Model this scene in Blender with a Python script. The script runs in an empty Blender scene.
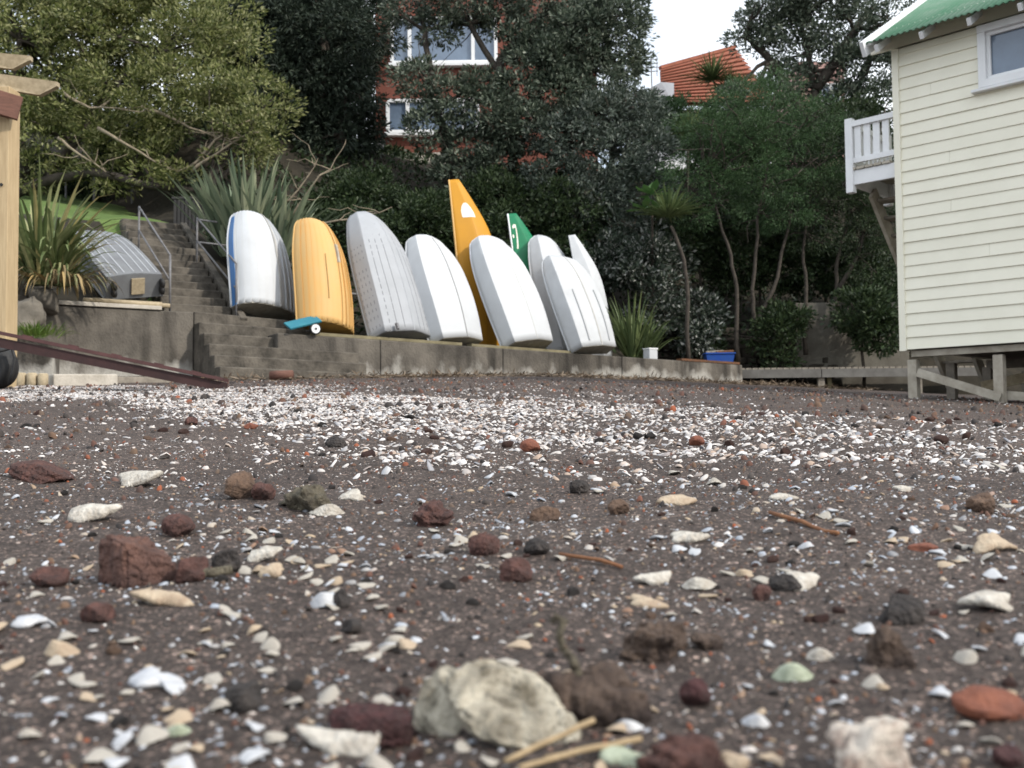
import bpy, math, random
import numpy as np
from mathutils import Matrix, Vector

rng = np.random.default_rng(11)
random.seed(11)
R = math.radians
scene = bpy.context.scene
COL = scene.collection

# ------------------------------------------------------------------ camera
F = 1000.0
CAMZ = 0.20
cam_d = bpy.data.cameras.new('camera')
cam = bpy.data.objects.new('camera', cam_d)
COL.objects.link(cam)
cam_d.sensor_width = 36.0
cam_d.lens = 36.0 * F / 1024.0
cam_d.clip_start = 0.02
cam_d.clip_end = 2000
CAM_R = Matrix.Rotation(R(90 + 2.63), 3, 'X') @ Matrix.Rotation(R(-0.6), 3, 'Z')
cam.matrix_world = Matrix.Translation((0, 0, CAMZ)) @ CAM_R.to_4x4()
cam_d.dof.use_dof = True
cam_d.dof.focus_distance = 2.6
cam_d.dof.aperture_fstop = 9.0
scene.camera = cam

# ------------------------------------------------------------------ world, sun, exposure
SUN = Vector((0.74, -0.47, 0.62)).normalized()
w = bpy.data.worlds.new('World')
scene.world = w
w.use_nodes = True
nt = w.node_tree
bg = nt.nodes['Background']
sky = nt.nodes.new('ShaderNodeTexSky')
sky.sky_type = 'NISHITA'
sky.sun_disc = False
sky.sun_elevation = math.asin(SUN.z)
sky.sun_rotation = math.atan2(SUN.x, SUN.y)
sky.air_density = 1.0
sky.dust_density = 2.0
# thin bright broken cloud over the blue
tc = nt.nodes.new('ShaderNodeTexCoord')
cn = nt.nodes.new('ShaderNodeTexNoise')
cn.inputs['Scale'].default_value = 2.2
cn.inputs['Detail'].default_value = 6
cr = nt.nodes.new('ShaderNodeValToRGB')
cr.color_ramp.elements[0].position = 0.30
cr.color_ramp.elements[1].position = 0.58
mx = nt.nodes.new('ShaderNodeMix')
mx.data_type = 'RGBA'
mx.inputs[7].default_value = (8.2, 8.6, 9.0, 1)
nt.links.new(tc.outputs['Generated'], cn.inputs['Vector'])
nt.links.new(cn.outputs['Fac'], cr.inputs['Fac'])
nt.links.new(cr.outputs['Color'], mx.inputs[0])
nt.links.new(sky.outputs['Color'], mx.inputs[6])
nt.links.new(mx.outputs[2], bg.inputs['Color'])
bg.inputs['Strength'].default_value = 0.138
sl = bpy.data.lights.new('sun', 'SUN')
sl.energy = 2.2
sl.angle = R(1.5)
sl.color = (1.0, 0.93, 0.83)
so = bpy.data.objects.new('sun', sl)
COL.objects.link(so)
so.rotation_euler = (-SUN).to_track_quat('-Z', 'Y').to_euler()
scene.view_settings.view_transform = 'Standard'
scene.view_settings.look = 'None'
scene.view_settings.gamma = 1
scene.view_settings.use_curve_mapping = False
scene.view_settings.exposure = 0.6
scene.cycles.max_bounces = 6
scene.cycles.transparent_max_bounces = 6

# ------------------------------------------------------------------ helpers
def lin(r, g, b):
    f = lambda c: (c / 255 / 12.92) if c / 255 <= 0.04045 else ((c / 255 + 0.055) / 1.055) ** 2.4
    return (f(r), f(g), f(b), 1)

def ray(px, py):
    d = CAM_R @ Vector(((px - 512) / F, -(py - 384) / F, -1.0))
    return d

def at(px, py, Y):
    """world point seen at a pixel of the photograph at forward distance Y metres"""
    d = ray(px, py)
    k = Y / d.y
    return Vector((d.x * k, Y, CAMZ + d.z * k))

def mat(name, col, rough=0.8, var=None, scale=8.0, bump=0.0, bscale=None, spec=0.3, metal=0.0, rnd=None,
        objrnd=None, transl=0.0, detail=8, stretch=None, stops=None):
    """procedural material: noise colour variation, optional random-per-piece palette, bump"""
    m = bpy.data.materials.new(name)
    m.use_nodes = True
    t = m.node_tree
    N, L = t.nodes, t.links
    p = N['Principled BSDF']
    p.inputs['Roughness'].default_value = rough
    p.inputs['Specular IOR Level'].default_value = spec
    p.inputs['Metallic'].default_value = metal
    c4 = lambda c: tuple(c) if len(c) == 4 else tuple(c) + (1,)
    tcn = N.new('ShaderNodeTexCoord')
    vec = tcn.outputs['Object']
    if stretch:
        mp = N.new('ShaderNodeMapping')
        mp.inputs['Scale'].default_value = stretch
        L.new(vec, mp.inputs['Vector'])
        vec = mp.outputs['Vector']
    out = None
    pal = rnd or objrnd
    if pal:
        r = N.new('ShaderNodeValToRGB')
        r.color_ramp.interpolation = 'LINEAR'
        while len(r.color_ramp.elements) < len(pal):
            r.color_ramp.elements.new(0.5)
        for i, c in enumerate(pal):
            r.color_ramp.elements[i].position = stops[i] if stops else i / max(1, len(pal) - 1)
            r.color_ramp.elements[i].color = c4(c)
        if rnd:
            g = N.new('ShaderNodeNewGeometry')
            L.new(g.outputs['Random Per Island'], r.inputs['Fac'])
        else:
            g = N.new('ShaderNodeObjectInfo')
            L.new(g.outputs['Random'], r.inputs['Fac'])
        out = r.outputs['Color']
    if var is not None:
        n = N.new('ShaderNodeTexNoise')
        n.inputs['Scale'].default_value = scale
        n.inputs['Detail'].default_value = detail
        n.inputs['Roughness'].default_value = 0.65
        L.new(vec, n.inputs['Vector'])
        r2 = N.new('ShaderNodeValToRGB')
        r2.color_ramp.elements[0].position = 0.35
        r2.color_ramp.elements[1].position = 0.65
        L.new(n.outputs['Fac'], r2.inputs['Fac'])
        q = N.new('ShaderNodeMix')
        q.data_type = 'RGBA'
        L.new(r2.outputs['Color'], q.inputs[0])
        if out is None:
            q.inputs[6].default_value = c4(col)
        else:
            L.new(out, q.inputs[6])
            sc = q.inputs[0]
            mm = N.new('ShaderNodeMath')
            mm.operation = 'MULTIPLY'
            mm.inputs[1].default_value = 0.5
            L.new(r2.outputs['Color'], mm.inputs[0])
            L.new(mm.outputs[0], sc)
        q.inputs[7].default_value = c4(var)
        out = q.outputs[2]
    if out is None:
        p.inputs['Base Color'].default_value = c4(col)
    else:
        L.new(out, p.inputs['Base Color'])
    if bump:
        b = N.new('ShaderNodeTexNoise')
        b.inputs['Scale'].default_value = bscale or scale * 4
        b.inputs['Detail'].default_value = 8
        L.new(vec, b.inputs['Vector'])
        bn = N.new('ShaderNodeBump')
        bn.inputs['Strength'].default_value = bump
        bn.inputs['Distance'].default_value = 0.02
        L.new(b.outputs['Fac'], bn.inputs['Height'])
        L.new(bn.outputs['Normal'], p.inputs['Normal'])
    if transl:
        tr = N.new('ShaderNodeBsdfTranslucent')
        if out is not None:
            L.new(out, tr.inputs['Color'])
        else:
            tr.inputs['Color'].default_value = c4(col)
        ms = N.new('ShaderNodeMixShader')
        ms.inputs[0].default_value = transl
        L.new(p.outputs[0], ms.inputs[1])
        L.new(tr.outputs[0], ms.inputs[2])
        L.new(ms.outputs[0], N['Material Output'].inputs['Surface'])
    return m

class MB:
    """collects shapes and links them as ONE mesh object"""
    def __init__(s):
        s.v, s.f = [], []
    def add(s, vs, fs):
        o = len(s.v)
        s.v += [tuple(v) for v in vs]
        s.f += [tuple(i + o for i in f) for f in fs]
    def box(s, c, size, rot=None):
        c = Vector(c)
        hx, hy, hz = size[0] / 2, size[1] / 2, size[2] / 2
        vs = [Vector((x, y, z)) for x in (-hx, hx) for y in (-hy, hy) for z in (-hz, hz)]
        if rot is not None:
            vs = [rot @ v for v in vs]
        s.add([v + c for v in vs], [(0, 1, 3, 2), (4, 6, 7, 5), (0, 4, 5, 1), (2, 3, 7, 6), (0, 2, 6, 4), (1, 5, 7, 3)])
    def beam(s, a, b, wd, ht, up=(0, 0, 1)):
        """rectangular bar from a to b, wd across, ht along up"""
        a, b = Vector(a), Vector(b)
        d = (b - a).normalized()
        side = d.cross(Vector(up))
        if side.length < 1e-4:
            side = d.cross(Vector((0, 1, 0)))
        side.normalize()
        u = side.cross(d)
        vs = [p + side * (i * wd / 2) + u * (j * ht / 2) for p in (a, b) for i in (-1, 1) for j in (-1, 1)]
        s.add(vs, [(0, 1, 3, 2), (4, 6, 7, 5), (0, 4, 5, 1), (2, 3, 7, 6), (0, 2, 6, 4), (1, 5, 7, 3)])
    def tube(s, pts, rad, n=7, cap=True):
        pts = [Vector(p) for p in pts]
        if not hasattr(rad, '__len__'):
            rad = [rad] * len(pts)
        vs, fs = [], []
        nrm = None
        for i, p in enumerate(pts):
            d = (pts[min(i + 1, len(pts) - 1)] - pts[max(i - 1, 0)]).normalized()
            if nrm is None:
                nrm = d.orthogonal().normalized()
            else:
                nrm = (nrm - d * nrm.dot(d))
                nrm = nrm.normalized() if nrm.length > 1e-5 else d.orthogonal().normalized()
            bt = d.cross(nrm)
            for k in range(n):
                a = 2 * math.pi * k / n
                vs.append(p + (nrm * math.cos(a) + bt * math.sin(a)) * rad[i])
        for i in range(len(pts) - 1):
            for k in range(n):
                fs.append((i * n + k, i * n + (k + 1) % n, (i + 1) * n + (k + 1) % n, (i + 1) * n + k))
        if cap:
            fs.append(tuple(range(n - 1, -1, -1)))
            fs.append(tuple((len(pts) - 1) * n + k for k in range(n)))
        s.add(vs, fs)
    def prism(s, poly, d):
        """polygon (list of points) extruded by vector d"""
        n = len(poly)
        d = Vector(d)
        a = [Vector(p) for p in poly]
        s.add(a + [p + d for p in a], [tuple(range(n - 1, -1, -1)), tuple(range(n, 2 * n))] +
              [(i, (i + 1) % n, (i + 1) % n + n, i + n) for i in range(n)])
    def build(s, name, m, parent=None, local=False, smooth=False, bevel=0):
        return mesh_obj(name, np.array(s.v, dtype=float).reshape(-1, 3), s.f, m, parent, local, smooth, bevel)

def mesh_obj(name, v, f, m, parent=None, local=False, smooth=False, bevel=0):
    me = bpy.data.meshes.new(name)
    v = np.asarray(v, dtype=float)
    if parent is not None and not local:
        v = v - np.array(parent['org'])
    if isinstance(f, np.ndarray):
        k = f.shape[1]
        me.vertices.add(len(v))
        me.vertices.foreach_set('co', v.astype(np.float32).ravel())
        me.loops.add(f.size)
        me.loops.foreach_set('vertex_index', f.astype(np.int32).ravel())
        me.polygons.add(len(f))
        me.polygons.foreach_set('loop_start', np.arange(0, f.size, k, dtype=np.int32))
        me.update(calc_edges=True)
    else:
        me.from_pydata([tuple(x) for x in v], [], f)
    if smooth:
        me.polygons.foreach_set('use_smooth', [True] * len(me.polygons))
    me.materials.append(m)
    o = bpy.data.objects.new(name, me)
    COL.objects.link(o)
    if parent is not None:
        o.parent = parent
    if bevel:
        b = o.modifiers.new('bevel', 'BEVEL')
        b.width = bevel
        b.segments = 2
        b.limit_method = 'ANGLE'
    return o

def thing(name, label, cat, loc, rot=None, group=None):
    o = bpy.data.objects.new(name, None)
    COL.objects.link(o)
    o.empty_display_size = 0.1
    o.location = loc
    if rot is not None:
        o.rotation_euler = rot
    o['org'] = [float(c) for c in loc]
    o['label'], o['category'] = label, cat
    if group:
        o['group'] = group
    return o

def tag(o, label, cat, group=None):
    o['label'], o['category'] = label, cat
    if group:
        o['group'] = group
    return o

def origin_to(o, loc):
    """put a one-mesh thing's origin at its base"""
    me = o.data
    me.transform(Matrix.Translation(-Vector(loc)))
    o.location = loc
    return o

# ------------------------------------------------------------------ lie of the land
def softplus(x, k=1.5):
    return np.log1p(np.exp(np.clip(np.asarray(x) * k, -40, 40))) / k

def ground(x, y):
    x, y = np.asarray(x, float), np.asarray(y, float)
    base = 0.064 * y - 0.060 * (softplus(x - 0.5) - softplus(-0.5)) * np.clip(y / 6.0, 0, 1)
    rel = (0.009 * np.sin(x * 7.1 + 1.3 * np.sin(y * 3.1)) * np.sin(y * 5.3 + 0.7) +
           0.012 * np.sin(x * 1.9 + 0.6 * y) * np.sin(y * 1.3 - 0.8 * x + 1) +
           0.0034 * np.sin(x * 31 + 2 * np.sin(y * 17)) * np.sin(y * 27 + 1.1 * x))
    return base + rel * np.clip(y / 1.2, 0.5, 1)

def on_ground(px, py):
    d = ray(px, py)
    lo = 0.3
    t = 0.3
    while t < 60:
        p = Vector((d.x * t / d.y, t, CAMZ + d.z * t / d.y))
        if p.z <= float(ground(p.x, p.y)):
            return Vector((p.x, p.y, float(ground(p.x, p.y))))
        t *= 1.004
    return at(px, py, 20)

OX, OY = -3.53, 17.5
UX, UY = 0.84, 0.542          # along the sea wall, to the right and away
NX, NY = 0.542, -0.84         # out of the wall, towards the beach
def P(u, n, z):
    return Vector((OX + UX * u + NX * n, OY + UY * u + NY * n, z))
def u_at(px, n):
    """wall coordinate u seen at pixel column px for an offset n (level with the horizon)"""
    k = (px - 512) / F
    return (k * (OY + NY * n) - OX - NX * n) / (UX - k * UY)
UV = Vector((UX, UY, 0)); NV = Vector((NX, NY, 0)); ZV = Vector((0, 0, 1))
WROT = Matrix(((UX, -NX, 0), (UY, -NY, 0), (0, 0, 1)))   # local x=U, y=-N
def top_z(u):
    return 1.90 - 0.023 * u

def hill(x, y):
    x, y = np.asarray(x, float), np.asarray(y, float)
    dx, dy = x - OX, y - OY
    u = dx * UX + dy * UY
    n = dx * NX + dy * NY
    d = np.maximum(-n - 2.3, y - 25.6)
    c = np.where(d > 0, 1.75 + 0.8 * np.minimum(d, 8.6) + 0.28 * np.clip(d - 8.6, 0, 40), 1.75 + 2.0 * d)
    dl = -n - 1.15
    l = np.where(dl > 0, 2.22 + 0.62 * np.minimum(dl, 3.7) + 0.27 * np.clip(dl - 3.7, 0, 9) + 0.6 * np.clip(dl - 12.7, 0, 12), 2.22 + 3 * dl)
    s = np.clip((u + 0.9) / 1.6, 0, 1)
    s = s * s * (3 - 2 * s)
    h = l * (1 - s) + c * s
    return h + 0.08 * np.sin(x * 1.7 + y) * np.sin(y * 1.3 - x * 0.6)

def grid(name, xs, ys, hf, m):
    X, Y = np.meshgrid(xs, ys)
    Z = hf(X, Y)
    v = np.stack([X.ravel(), Y.ravel(), Z.ravel()], 1)
    nx, ny = len(xs), len(ys)
    i = (np.arange(ny - 1)[:, None] * nx + np.arange(nx - 1)[None, :]).ravel()
    f = np.stack([i, i + 1, i + nx + 1, i + nx], 1)
    o = mesh_obj(name, v, f, m, smooth=True)
    o['kind'] = 'structure'
    return o

# ------------------------------------------------------------------ materials of the setting
def sand_material():
    m = bpy.data.materials.new('dark_sand')
    m.use_nodes = True
    t = m.node_tree
    N, L = t.nodes, t.links
    p = N['Principled BSDF']
    p.inputs['Roughness'].default_value = 0.85
    p.inputs['Specular IOR Level'].default_value = 0.3
    tc = N.new('ShaderNodeTexCoord')
    def noise(s, d=6, r=0.6):
        n = N.new('ShaderNodeTexNoise')
        n.inputs['Scale'].default_value = s
        n.inputs['Detail'].default_value = d
        n.inputs['Roughness'].default_value = r
        L.new(tc.outputs['Object'], n.inputs['Vector'])
        return n
    def ramp(src, stops):
        r = N.new('ShaderNodeValToRGB')
        while len(r.color_ramp.elements) < len(stops):
            r.color_ramp.elements.new(0.5)
        for i, (q, c) in enumerate(stops):
            r.color_ramp.elements[i].position = q
            r.color_ramp.elements[i].color = tuple(c) + (1,)
        L.new(src, r.inputs['Fac'])
        return r.outputs['Color']
    n1 = noise(1.1)
    base = ramp(n1.outputs['Fac'], [(0.3, (0.046, 0.035, 0.030)), (0.7, (0.084, 0.066, 0.057))])
    # grains: each cell its own shade
    v = N.new('ShaderNodeTexVoronoi')
    v.inputs['Scale'].default_value = 420
    L.new(tc.outputs['Object'], v.inputs['Vector'])
    sp = N.new('ShaderNodeSeparateColor')
    L.new(v.outputs['Color'], sp.inputs[0])
    gr = ramp(sp.outputs[0], [(0.0, (0.35, 0.3, 0.3)), (0.6, (0.9, 0.9, 0.9)), (0.92, (1.3, 1.27, 1.25)), (1.0, (5.5, 5.2, 5.0))])
    mul = N.new('ShaderNodeMix')
    mul.data_type = 'RGBA'
    mul.blend_type = 'MULTIPLY'
    mul.inputs[0].default_value = 1.0
    L.new(base, mul.inputs[6])
    L.new(gr, mul.inputs[7])
    v2 = N.new('ShaderNodeTexVoronoi')
    v2.inputs['Scale'].default_value = 120
    L.new(tc.outputs['Object'], v2.inputs['Vector'])
    sp2 = N.new('ShaderNodeSeparateColor')
    L.new(v2.outputs['Color'], sp2.inputs[0])
    gr2 = ramp(sp2.outputs[1], [(0.0, (0.7, 0.68, 0.66)), (0.55, (1, 1, 1)), (0.95, (1.1, 1.1, 1.1)), (0.985, (2.2, 2.2, 2.2))])
    mul2 = N.new('ShaderNodeMix')
    mul2.data_type = 'RGBA'
    mul2.blend_type = 'MULTIPLY'
    mul2.inputs[0].default_value = 1.0
    L.new(mul.outputs[2], mul2.inputs[6])
    L.new(gr2, mul2.inputs[7])
    L.new(mul2.outputs[2], p.inputs['Base Color'])
    nb = noise(60, 9, 0.7)
    ad = N.new('ShaderNodeMath')
    ad.operation = 'ADD'
    L.new(nb.outputs['Fac'], ad.inputs[0])
    md = N.new('ShaderNodeMath')
    md.operation = 'MULTIPLY'
    md.inputs[1].default_value = 0.35
    L.new(sp2.outputs[0], md.inputs[0])
    L.new(md.outputs[0], ad.inputs[1])
    b = N.new('ShaderNodeBump')
    b.inputs['Strength'].default_value = 0.8
    b.inputs['Distance'].default_value = 0.006
    L.new(ad.outputs[0], b.inputs['Height'])
    L.new(b.outputs['Normal'], p.inputs['Normal'])
    return m

def wall_concrete():
    """old poured concrete: dark run-down streaks, pale lime bloom low down in ragged patches"""
    m = mat('weathered_concrete', (0.150, 0.134, 0.113), 0.92, (0.056, 0.050, 0.043), 1.5, 0.8, 28, stretch=(1, 1, 0.8))
    t = m.node_tree; N, L = t.nodes, t.links
    p = N['Principled BSDF']
    src = p.inputs['Base Color'].links[0].from_socket
    tcn = N.new('ShaderNodeTexCoord')
    def noise(st, sc, lo, hi):
        mp = N.new('ShaderNodeMapping'); mp.inputs['Scale'].default_value = st
        L.new(tcn.outputs['Object'], mp.inputs['Vector'])
        n = N.new('ShaderNodeTexNoise'); n.inputs['Scale'].default_value = sc; n.inputs['Detail'].default_value = 7
        L.new(mp.outputs[0], n.inputs['Vector'])
        r = N.new('ShaderNodeMapRange'); r.inputs['From Min'].default_value = lo; r.inputs['From Max'].default_value = hi
        L.new(n.outputs['Fac'], r.inputs['Value'])
        return r.outputs[0], n
    def mixin(src, fac, col):
        q = N.new('ShaderNodeMix'); q.data_type = 'RGBA'
        L.new(fac, q.inputs[0]); L.new(src, q.inputs[6]); q.inputs[7].default_value = col + (1,)
        return q.outputs[2]
    f1, _ = noise((1, 1, 0.12), 3.2, 0.46, 0.66)
    src = mixin(src, f1, (0.036, 0.032, 0.027))
    f0, _ = noise((1, 1, 0.3), 2.0, 0.60, 0.80)
    src = mixin(src, f0, (0.30, 0.28, 0.245))
    _, n3 = noise((1, 1, 0.5), 2.6, 0, 1)
    sx = N.new('ShaderNodeSeparateXYZ'); L.new(tcn.outputs['Object'], sx.inputs[0])
    a = N.new('ShaderNodeMath'); a.operation = 'MULTIPLY_ADD'
    L.new(n3.outputs['Fac'], a.inputs[0]); a.inputs[1].default_value = 1.1; a.inputs[2].default_value = -0.24
    b = N.new('ShaderNodeMath'); b.operation = 'SUBTRACT'
    L.new(a.outputs[0], b.inputs[0]); L.new(sx.outputs[2], b.inputs[1])
    r = N.new('ShaderNodeMapRange'); r.inputs['From Min'].default_value = -0.16; r.inputs['From Max'].default_value = 0.02; r.inputs['To Max'].default_value = 0.75
    L.new(b.outputs[0], r.inputs['Value'])
    src = mixin(src, r.outputs[0], (0.40, 0.385, 0.35))
    L.new(src, p.inputs['Base Color'])
    return m

M = {}
M['sand'] = sand_material()
M['soil'] = mat('bank_soil', (0.018, 0.016, 0.011), 0.95, (0.034, 0.028, 0.019), 3, 0.6, 20)
M['lawn'] = mat('lawn_grass', (0.07, 0.12, 0.03), 0.9, (0.11, 0.16, 0.045), 2.5, 0.5, 90)
M['concrete'] = wall_concrete()
M['concrete_steps'] = mat('mossy_step_concrete', (0.138, 0.122, 0.101), 0.92, (0.046, 0.041, 0.034), 3.2, 0.5, 25)
M['limewash'] = mat('pale_splash_stain', (0.42, 0.41, 0.38), 0.9, (0.2, 0.18, 0.15), 3.0, 0.3, 30)
M['concrete_pale'] = mat('pale_concrete_block', (0.52, 0.48, 0.42), 0.9, (0.36, 0.33, 0.28), 4, 0.4, 30)
M['pine'] = mat('treated_pine', (0.50, 0.385, 0.23), 0.7, (0.38, 0.28, 0.16), 3, 0.15, 40, stretch=(14, 14, 1))
M['pine_aged'] = mat('aged_pine', (0.44, 0.365, 0.25), 0.75, (0.30, 0.245, 0.16), 3, 0.2, 40, stretch=(6, 6, 6))
M['redwood'] = mat('red_brown_timber', (0.17, 0.082, 0.06), 0.75, (0.11, 0.055, 0.04), 5, 0.2, 40, stretch=(2, 2, 14))
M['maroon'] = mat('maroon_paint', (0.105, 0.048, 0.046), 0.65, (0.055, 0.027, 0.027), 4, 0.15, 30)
M['black'] = mat('black_rubber', (0.015, 0.015, 0.016), 0.6, (0.03, 0.03, 0.03), 10, 0.2)
M['galv'] = mat('galvanised_pipe', (0.20, 0.20, 0.21), 0.6, (0.12, 0.115, 0.115), 10, metal=0.2)
M['grey_timber'] = mat('grey_weathered_timber', (0.27, 0.24, 0.20), 0.85, (0.16, 0.14, 0.115), 3, 0.3, 30, stretch=(3, 3, 3))
M['plank'] = mat('mossy_plank', (0.24, 0.21, 0.13), 0.85, (0.14, 0.12, 0.07), 3, 0.3, 30)
M['darkslat'] = mat('dark_stained_slats', (0.03, 0.03, 0.03), 0.8, (0.045, 0.042, 0.04), 6, 0.2)
M['rock'] = mat('grey_rock', (0.20, 0.18, 0.15), 0.92, (0.10, 0.09, 0.075), 3, 0.7, 12)
M['darkrock'] = mat('dark_stone_wall', (0.055, 0.047, 0.037), 0.95, (0.026, 0.023, 0.018), 2.5, 0.8, 9)
M['whitegel'] = mat('white_gelcoat', (0.53, 0.55, 0.57), 0.6, (0.48, 0.495, 0.51), 1.6, 0.03, 30)
M['whitegel_worn'] = mat('worn_white_paint', (0.52, 0.54, 0.56), 0.6, (0.44, 0.455, 0.47), 1.6, 0.05, 25)
M['yellowgel'] = mat('yellow_gelcoat', (0.60, 0.365, 0.13), 0.6, (0.56, 0.365, 0.15), 2, 0.05, 30)
M['orange'] = mat('orange_gelcoat', (0.52, 0.245, 0.016), 0.45, (0.47, 0.225, 0.02), 2, 0.04, 30)
M['green'] = mat('green_paint', (0.012, 0.19, 0.085), 0.4, (0.015, 0.155, 0.07), 2, 0.04, 30)
M['blue'] = mat('blue_band_paint', (0.03, 0.11, 0.28), 0.4, (0.04, 0.13, 0.3), 4)
M['alu'] = mat('bare_aluminium', (0.36, 0.375, 0.40), 0.65, (0.32, 0.335, 0.355), 2, 0.03, 20, metal=0.0, spec=0.4)
M['alu_dull'] = mat('dull_aluminium', (0.185, 0.195, 0.205), 0.65, (0.145, 0.15, 0.16), 3, 0.05, 20)
M['transom'] = mat('shaded_transom', (0.34, 0.33, 0.29), 0.6, (0.22, 0.20, 0.16), 5, 0.05)  # grey-brown puts the shadow on the down-facing transom into its colour
M['transom_y'] = mat('shaded_ochre_transom', (0.36, 0.22, 0.06), 0.6, (0.26, 0.15, 0.04), 5, 0.05)  # yellow darkened to paint in the transom's shade; bilge strips share it
M['keel_dark'] = mat('dark_keel_strip', (0.16, 0.16, 0.16), 0.6, (0.26, 0.26, 0.26), 6)
M['keel_grey'] = mat('grey_keel_strip', (0.46, 0.45, 0.43), 0.6, (0.34, 0.33, 0.31), 6)
M['seam'] = mat('pale_rib', (0.40, 0.41, 0.42), 0.5)
M['white_mark'] = mat('white_vinyl', (0.75, 0.74, 0.68), 0.5, (0.7, 0.66, 0.55), 10)
M['turquoise'] = mat('turquoise_board', (0.02, 0.15, 0.21), 0.6, (0.03, 0.18, 0.23), 6)
M['bluetub'] = mat('blue_plastic', (0.013, 0.06, 0.34), 0.5, (0.02, 0.075, 0.28), 6)
M['rust'] = mat('rusty_edge', (0.17, 0.075, 0.035), 0.9, (0.08, 0.05, 0.035), 12, 0.4)
M['cream'] = mat('cream_weatherboard_paint', (0.84, 0.815, 0.69), 0.6, (0.77, 0.745, 0.62), 1.1, 0.05, 18)
M['white_paint'] = mat('white_trim_paint', (0.78, 0.79, 0.80), 0.55, (0.70, 0.71, 0.72), 3, 0.04, 20)
M['white_dirty'] = mat('weathered_white_timber', (0.46, 0.42, 0.35), 0.75, (0.25, 0.22, 0.175), 4, 0.15, 20)
M['roofgreen'] = mat('green_roof_iron', (0.06, 0.19, 0.10), 0.55, (0.16, 0.25, 0.18), 1.6, 0.05)
M['glass'] = mat('window_glass', (0.10, 0.14, 0.18), 0.06, (0.13, 0.17, 0.21), 1.5, spec=0.9)
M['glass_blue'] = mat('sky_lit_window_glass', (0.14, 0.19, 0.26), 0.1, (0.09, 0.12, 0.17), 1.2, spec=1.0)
M['brick'] = mat('red_brick', (0.20, 0.07, 0.048), 0.85, (0.14, 0.05, 0.037), 9, 0.3, 25, stretch=(1, 1, 3))
M['terracotta'] = mat('terracotta_tiles', (0.30, 0.105, 0.065), 0.85, (0.22, 0.08, 0.05), 4, 0.2)
M['bark'] = mat('grey_bark', (0.075, 0.063, 0.052), 0.95, (0.04, 0.034, 0.028), 8, 0.7, 20)
M['bark_pale'] = mat('pale_dead_twig', (0.30, 0.25, 0.18), 0.9, (0.18, 0.15, 0.11), 8, 0.4, 20)
M['leaf_lit'] = mat('sunlit_olive_green_leaves', None, 0.5, rnd=[(0.045, 0.062, 0.02), (0.115, 0.14, 0.04), (0.22, 0.235, 0.085), (0.36, 0.36, 0.19)], transl=0.35)  # olive leaves; the palest stop paints sunlit highlights into the colour
M['leaf_dark'] = mat('dark_conifer_leaves', None, 0.6, rnd=[(0.018, 0.028, 0.02), (0.03, 0.045, 0.03), (0.045, 0.06, 0.04)], transl=0.15)
M['leaf_poh'] = mat('grey_green_leaves', None, 0.5, rnd=[(0.026, 0.04, 0.027), (0.07, 0.095, 0.065), (0.135, 0.165, 0.12), (0.26, 0.29, 0.23)], transl=0.2, stops=[0, 0.4, 0.8, 1])
M['leaf_silver'] = mat('silver_backed_leaves', None, 0.5, rnd=[(0.028, 0.042, 0.03), (0.058, 0.078, 0.058), (0.10, 0.125, 0.098), (0.19, 0.215, 0.19)], transl=0.2)
M['leaf_feather'] = mat('fresh_feathery_leaves', None, 0.6, rnd=[(0.03, 0.06, 0.024), (0.055, 0.105, 0.042), (0.08, 0.14, 0.058)], transl=0.3)
M['leaf_shrub'] = mat('deep_green_shrub_leaves', None, 0.5, rnd=[(0.015, 0.028, 0.012), (0.03, 0.05, 0.02), (0.05, 0.075, 0.03)], transl=0.2)
M['leaf_pale'] = mat('pale_flecked_shrub_leaves', None, 0.5, rnd=[(0.02, 0.032, 0.02), (0.04, 0.055, 0.04), (0.06, 0.08, 0.055), (0.28, 0.29, 0.27), (0.4, 0.41, 0.38)], stops=[0, 0.4, 0.75, 0.84, 1], transl=0.15)
M['flax'] = mat('grey_green_flax', None, 0.45, rnd=[(0.06, 0.09, 0.055), (0.14, 0.18, 0.115), (0.24, 0.28, 0.18), (0.36, 0.38, 0.25)], transl=0.15)
M['dead_leaf'] = mat('dead_flax_leaf', None, 0.8, rnd=[(0.16, 0.12, 0.06), (0.26, 0.20, 0.11), (0.36, 0.25, 0.10)])
M['flax_y'] = mat('yellowing_flax', None, 0.5, rnd=[(0.07, 0.10, 0.035), (0.14, 0.18, 0.07), (0.21, 0.24, 0.11), (0.32, 0.32, 0.16), (0.36, 0.27, 0.09)], stops=[0, .35, .65, .88, 1], transl=0.15)
M['cabbage'] = mat('sword_leaves', None, 0.5, rnd=[(0.055, 0.085, 0.032), (0.11, 0.15, 0.06), (0.18, 0.22, 0.09)], transl=0.2)
M['bigleaf'] = mat('broad_light_leaves', None, 0.45, rnd=[(0.06, 0.13, 0.04), (0.10, 0.19, 0.06)], transl=0.25)

# ------------------------------------------------------------------ the ground
def seq(lo, hi, first, grow):
    a = [lo]
    s = first
    while a[-1] < hi:
        a.append(a[-1] + s)
        s *= grow
    return a
xp = seq(0, 900, 0.03, 1.055)
xs = np.array([-q for q in xp[:0:-1]] + xp)
ys = np.array([-900, -500, -200, -80, -30, -12, -5, -2, -1, -0.5, -0.2, 0.0] + seq(0.1, 2.5, 0.02, 1.004) + seq(2.6, 900, 0.06, 1.03))
beach = grid('beach', xs, ys, lambda X, Y: np.where(Y < 26, ground(X, np.clip(Y, -40, 60)), ground(X, np.clip(Y, -40, 26)) - 0.5), M['sand'])

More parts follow.
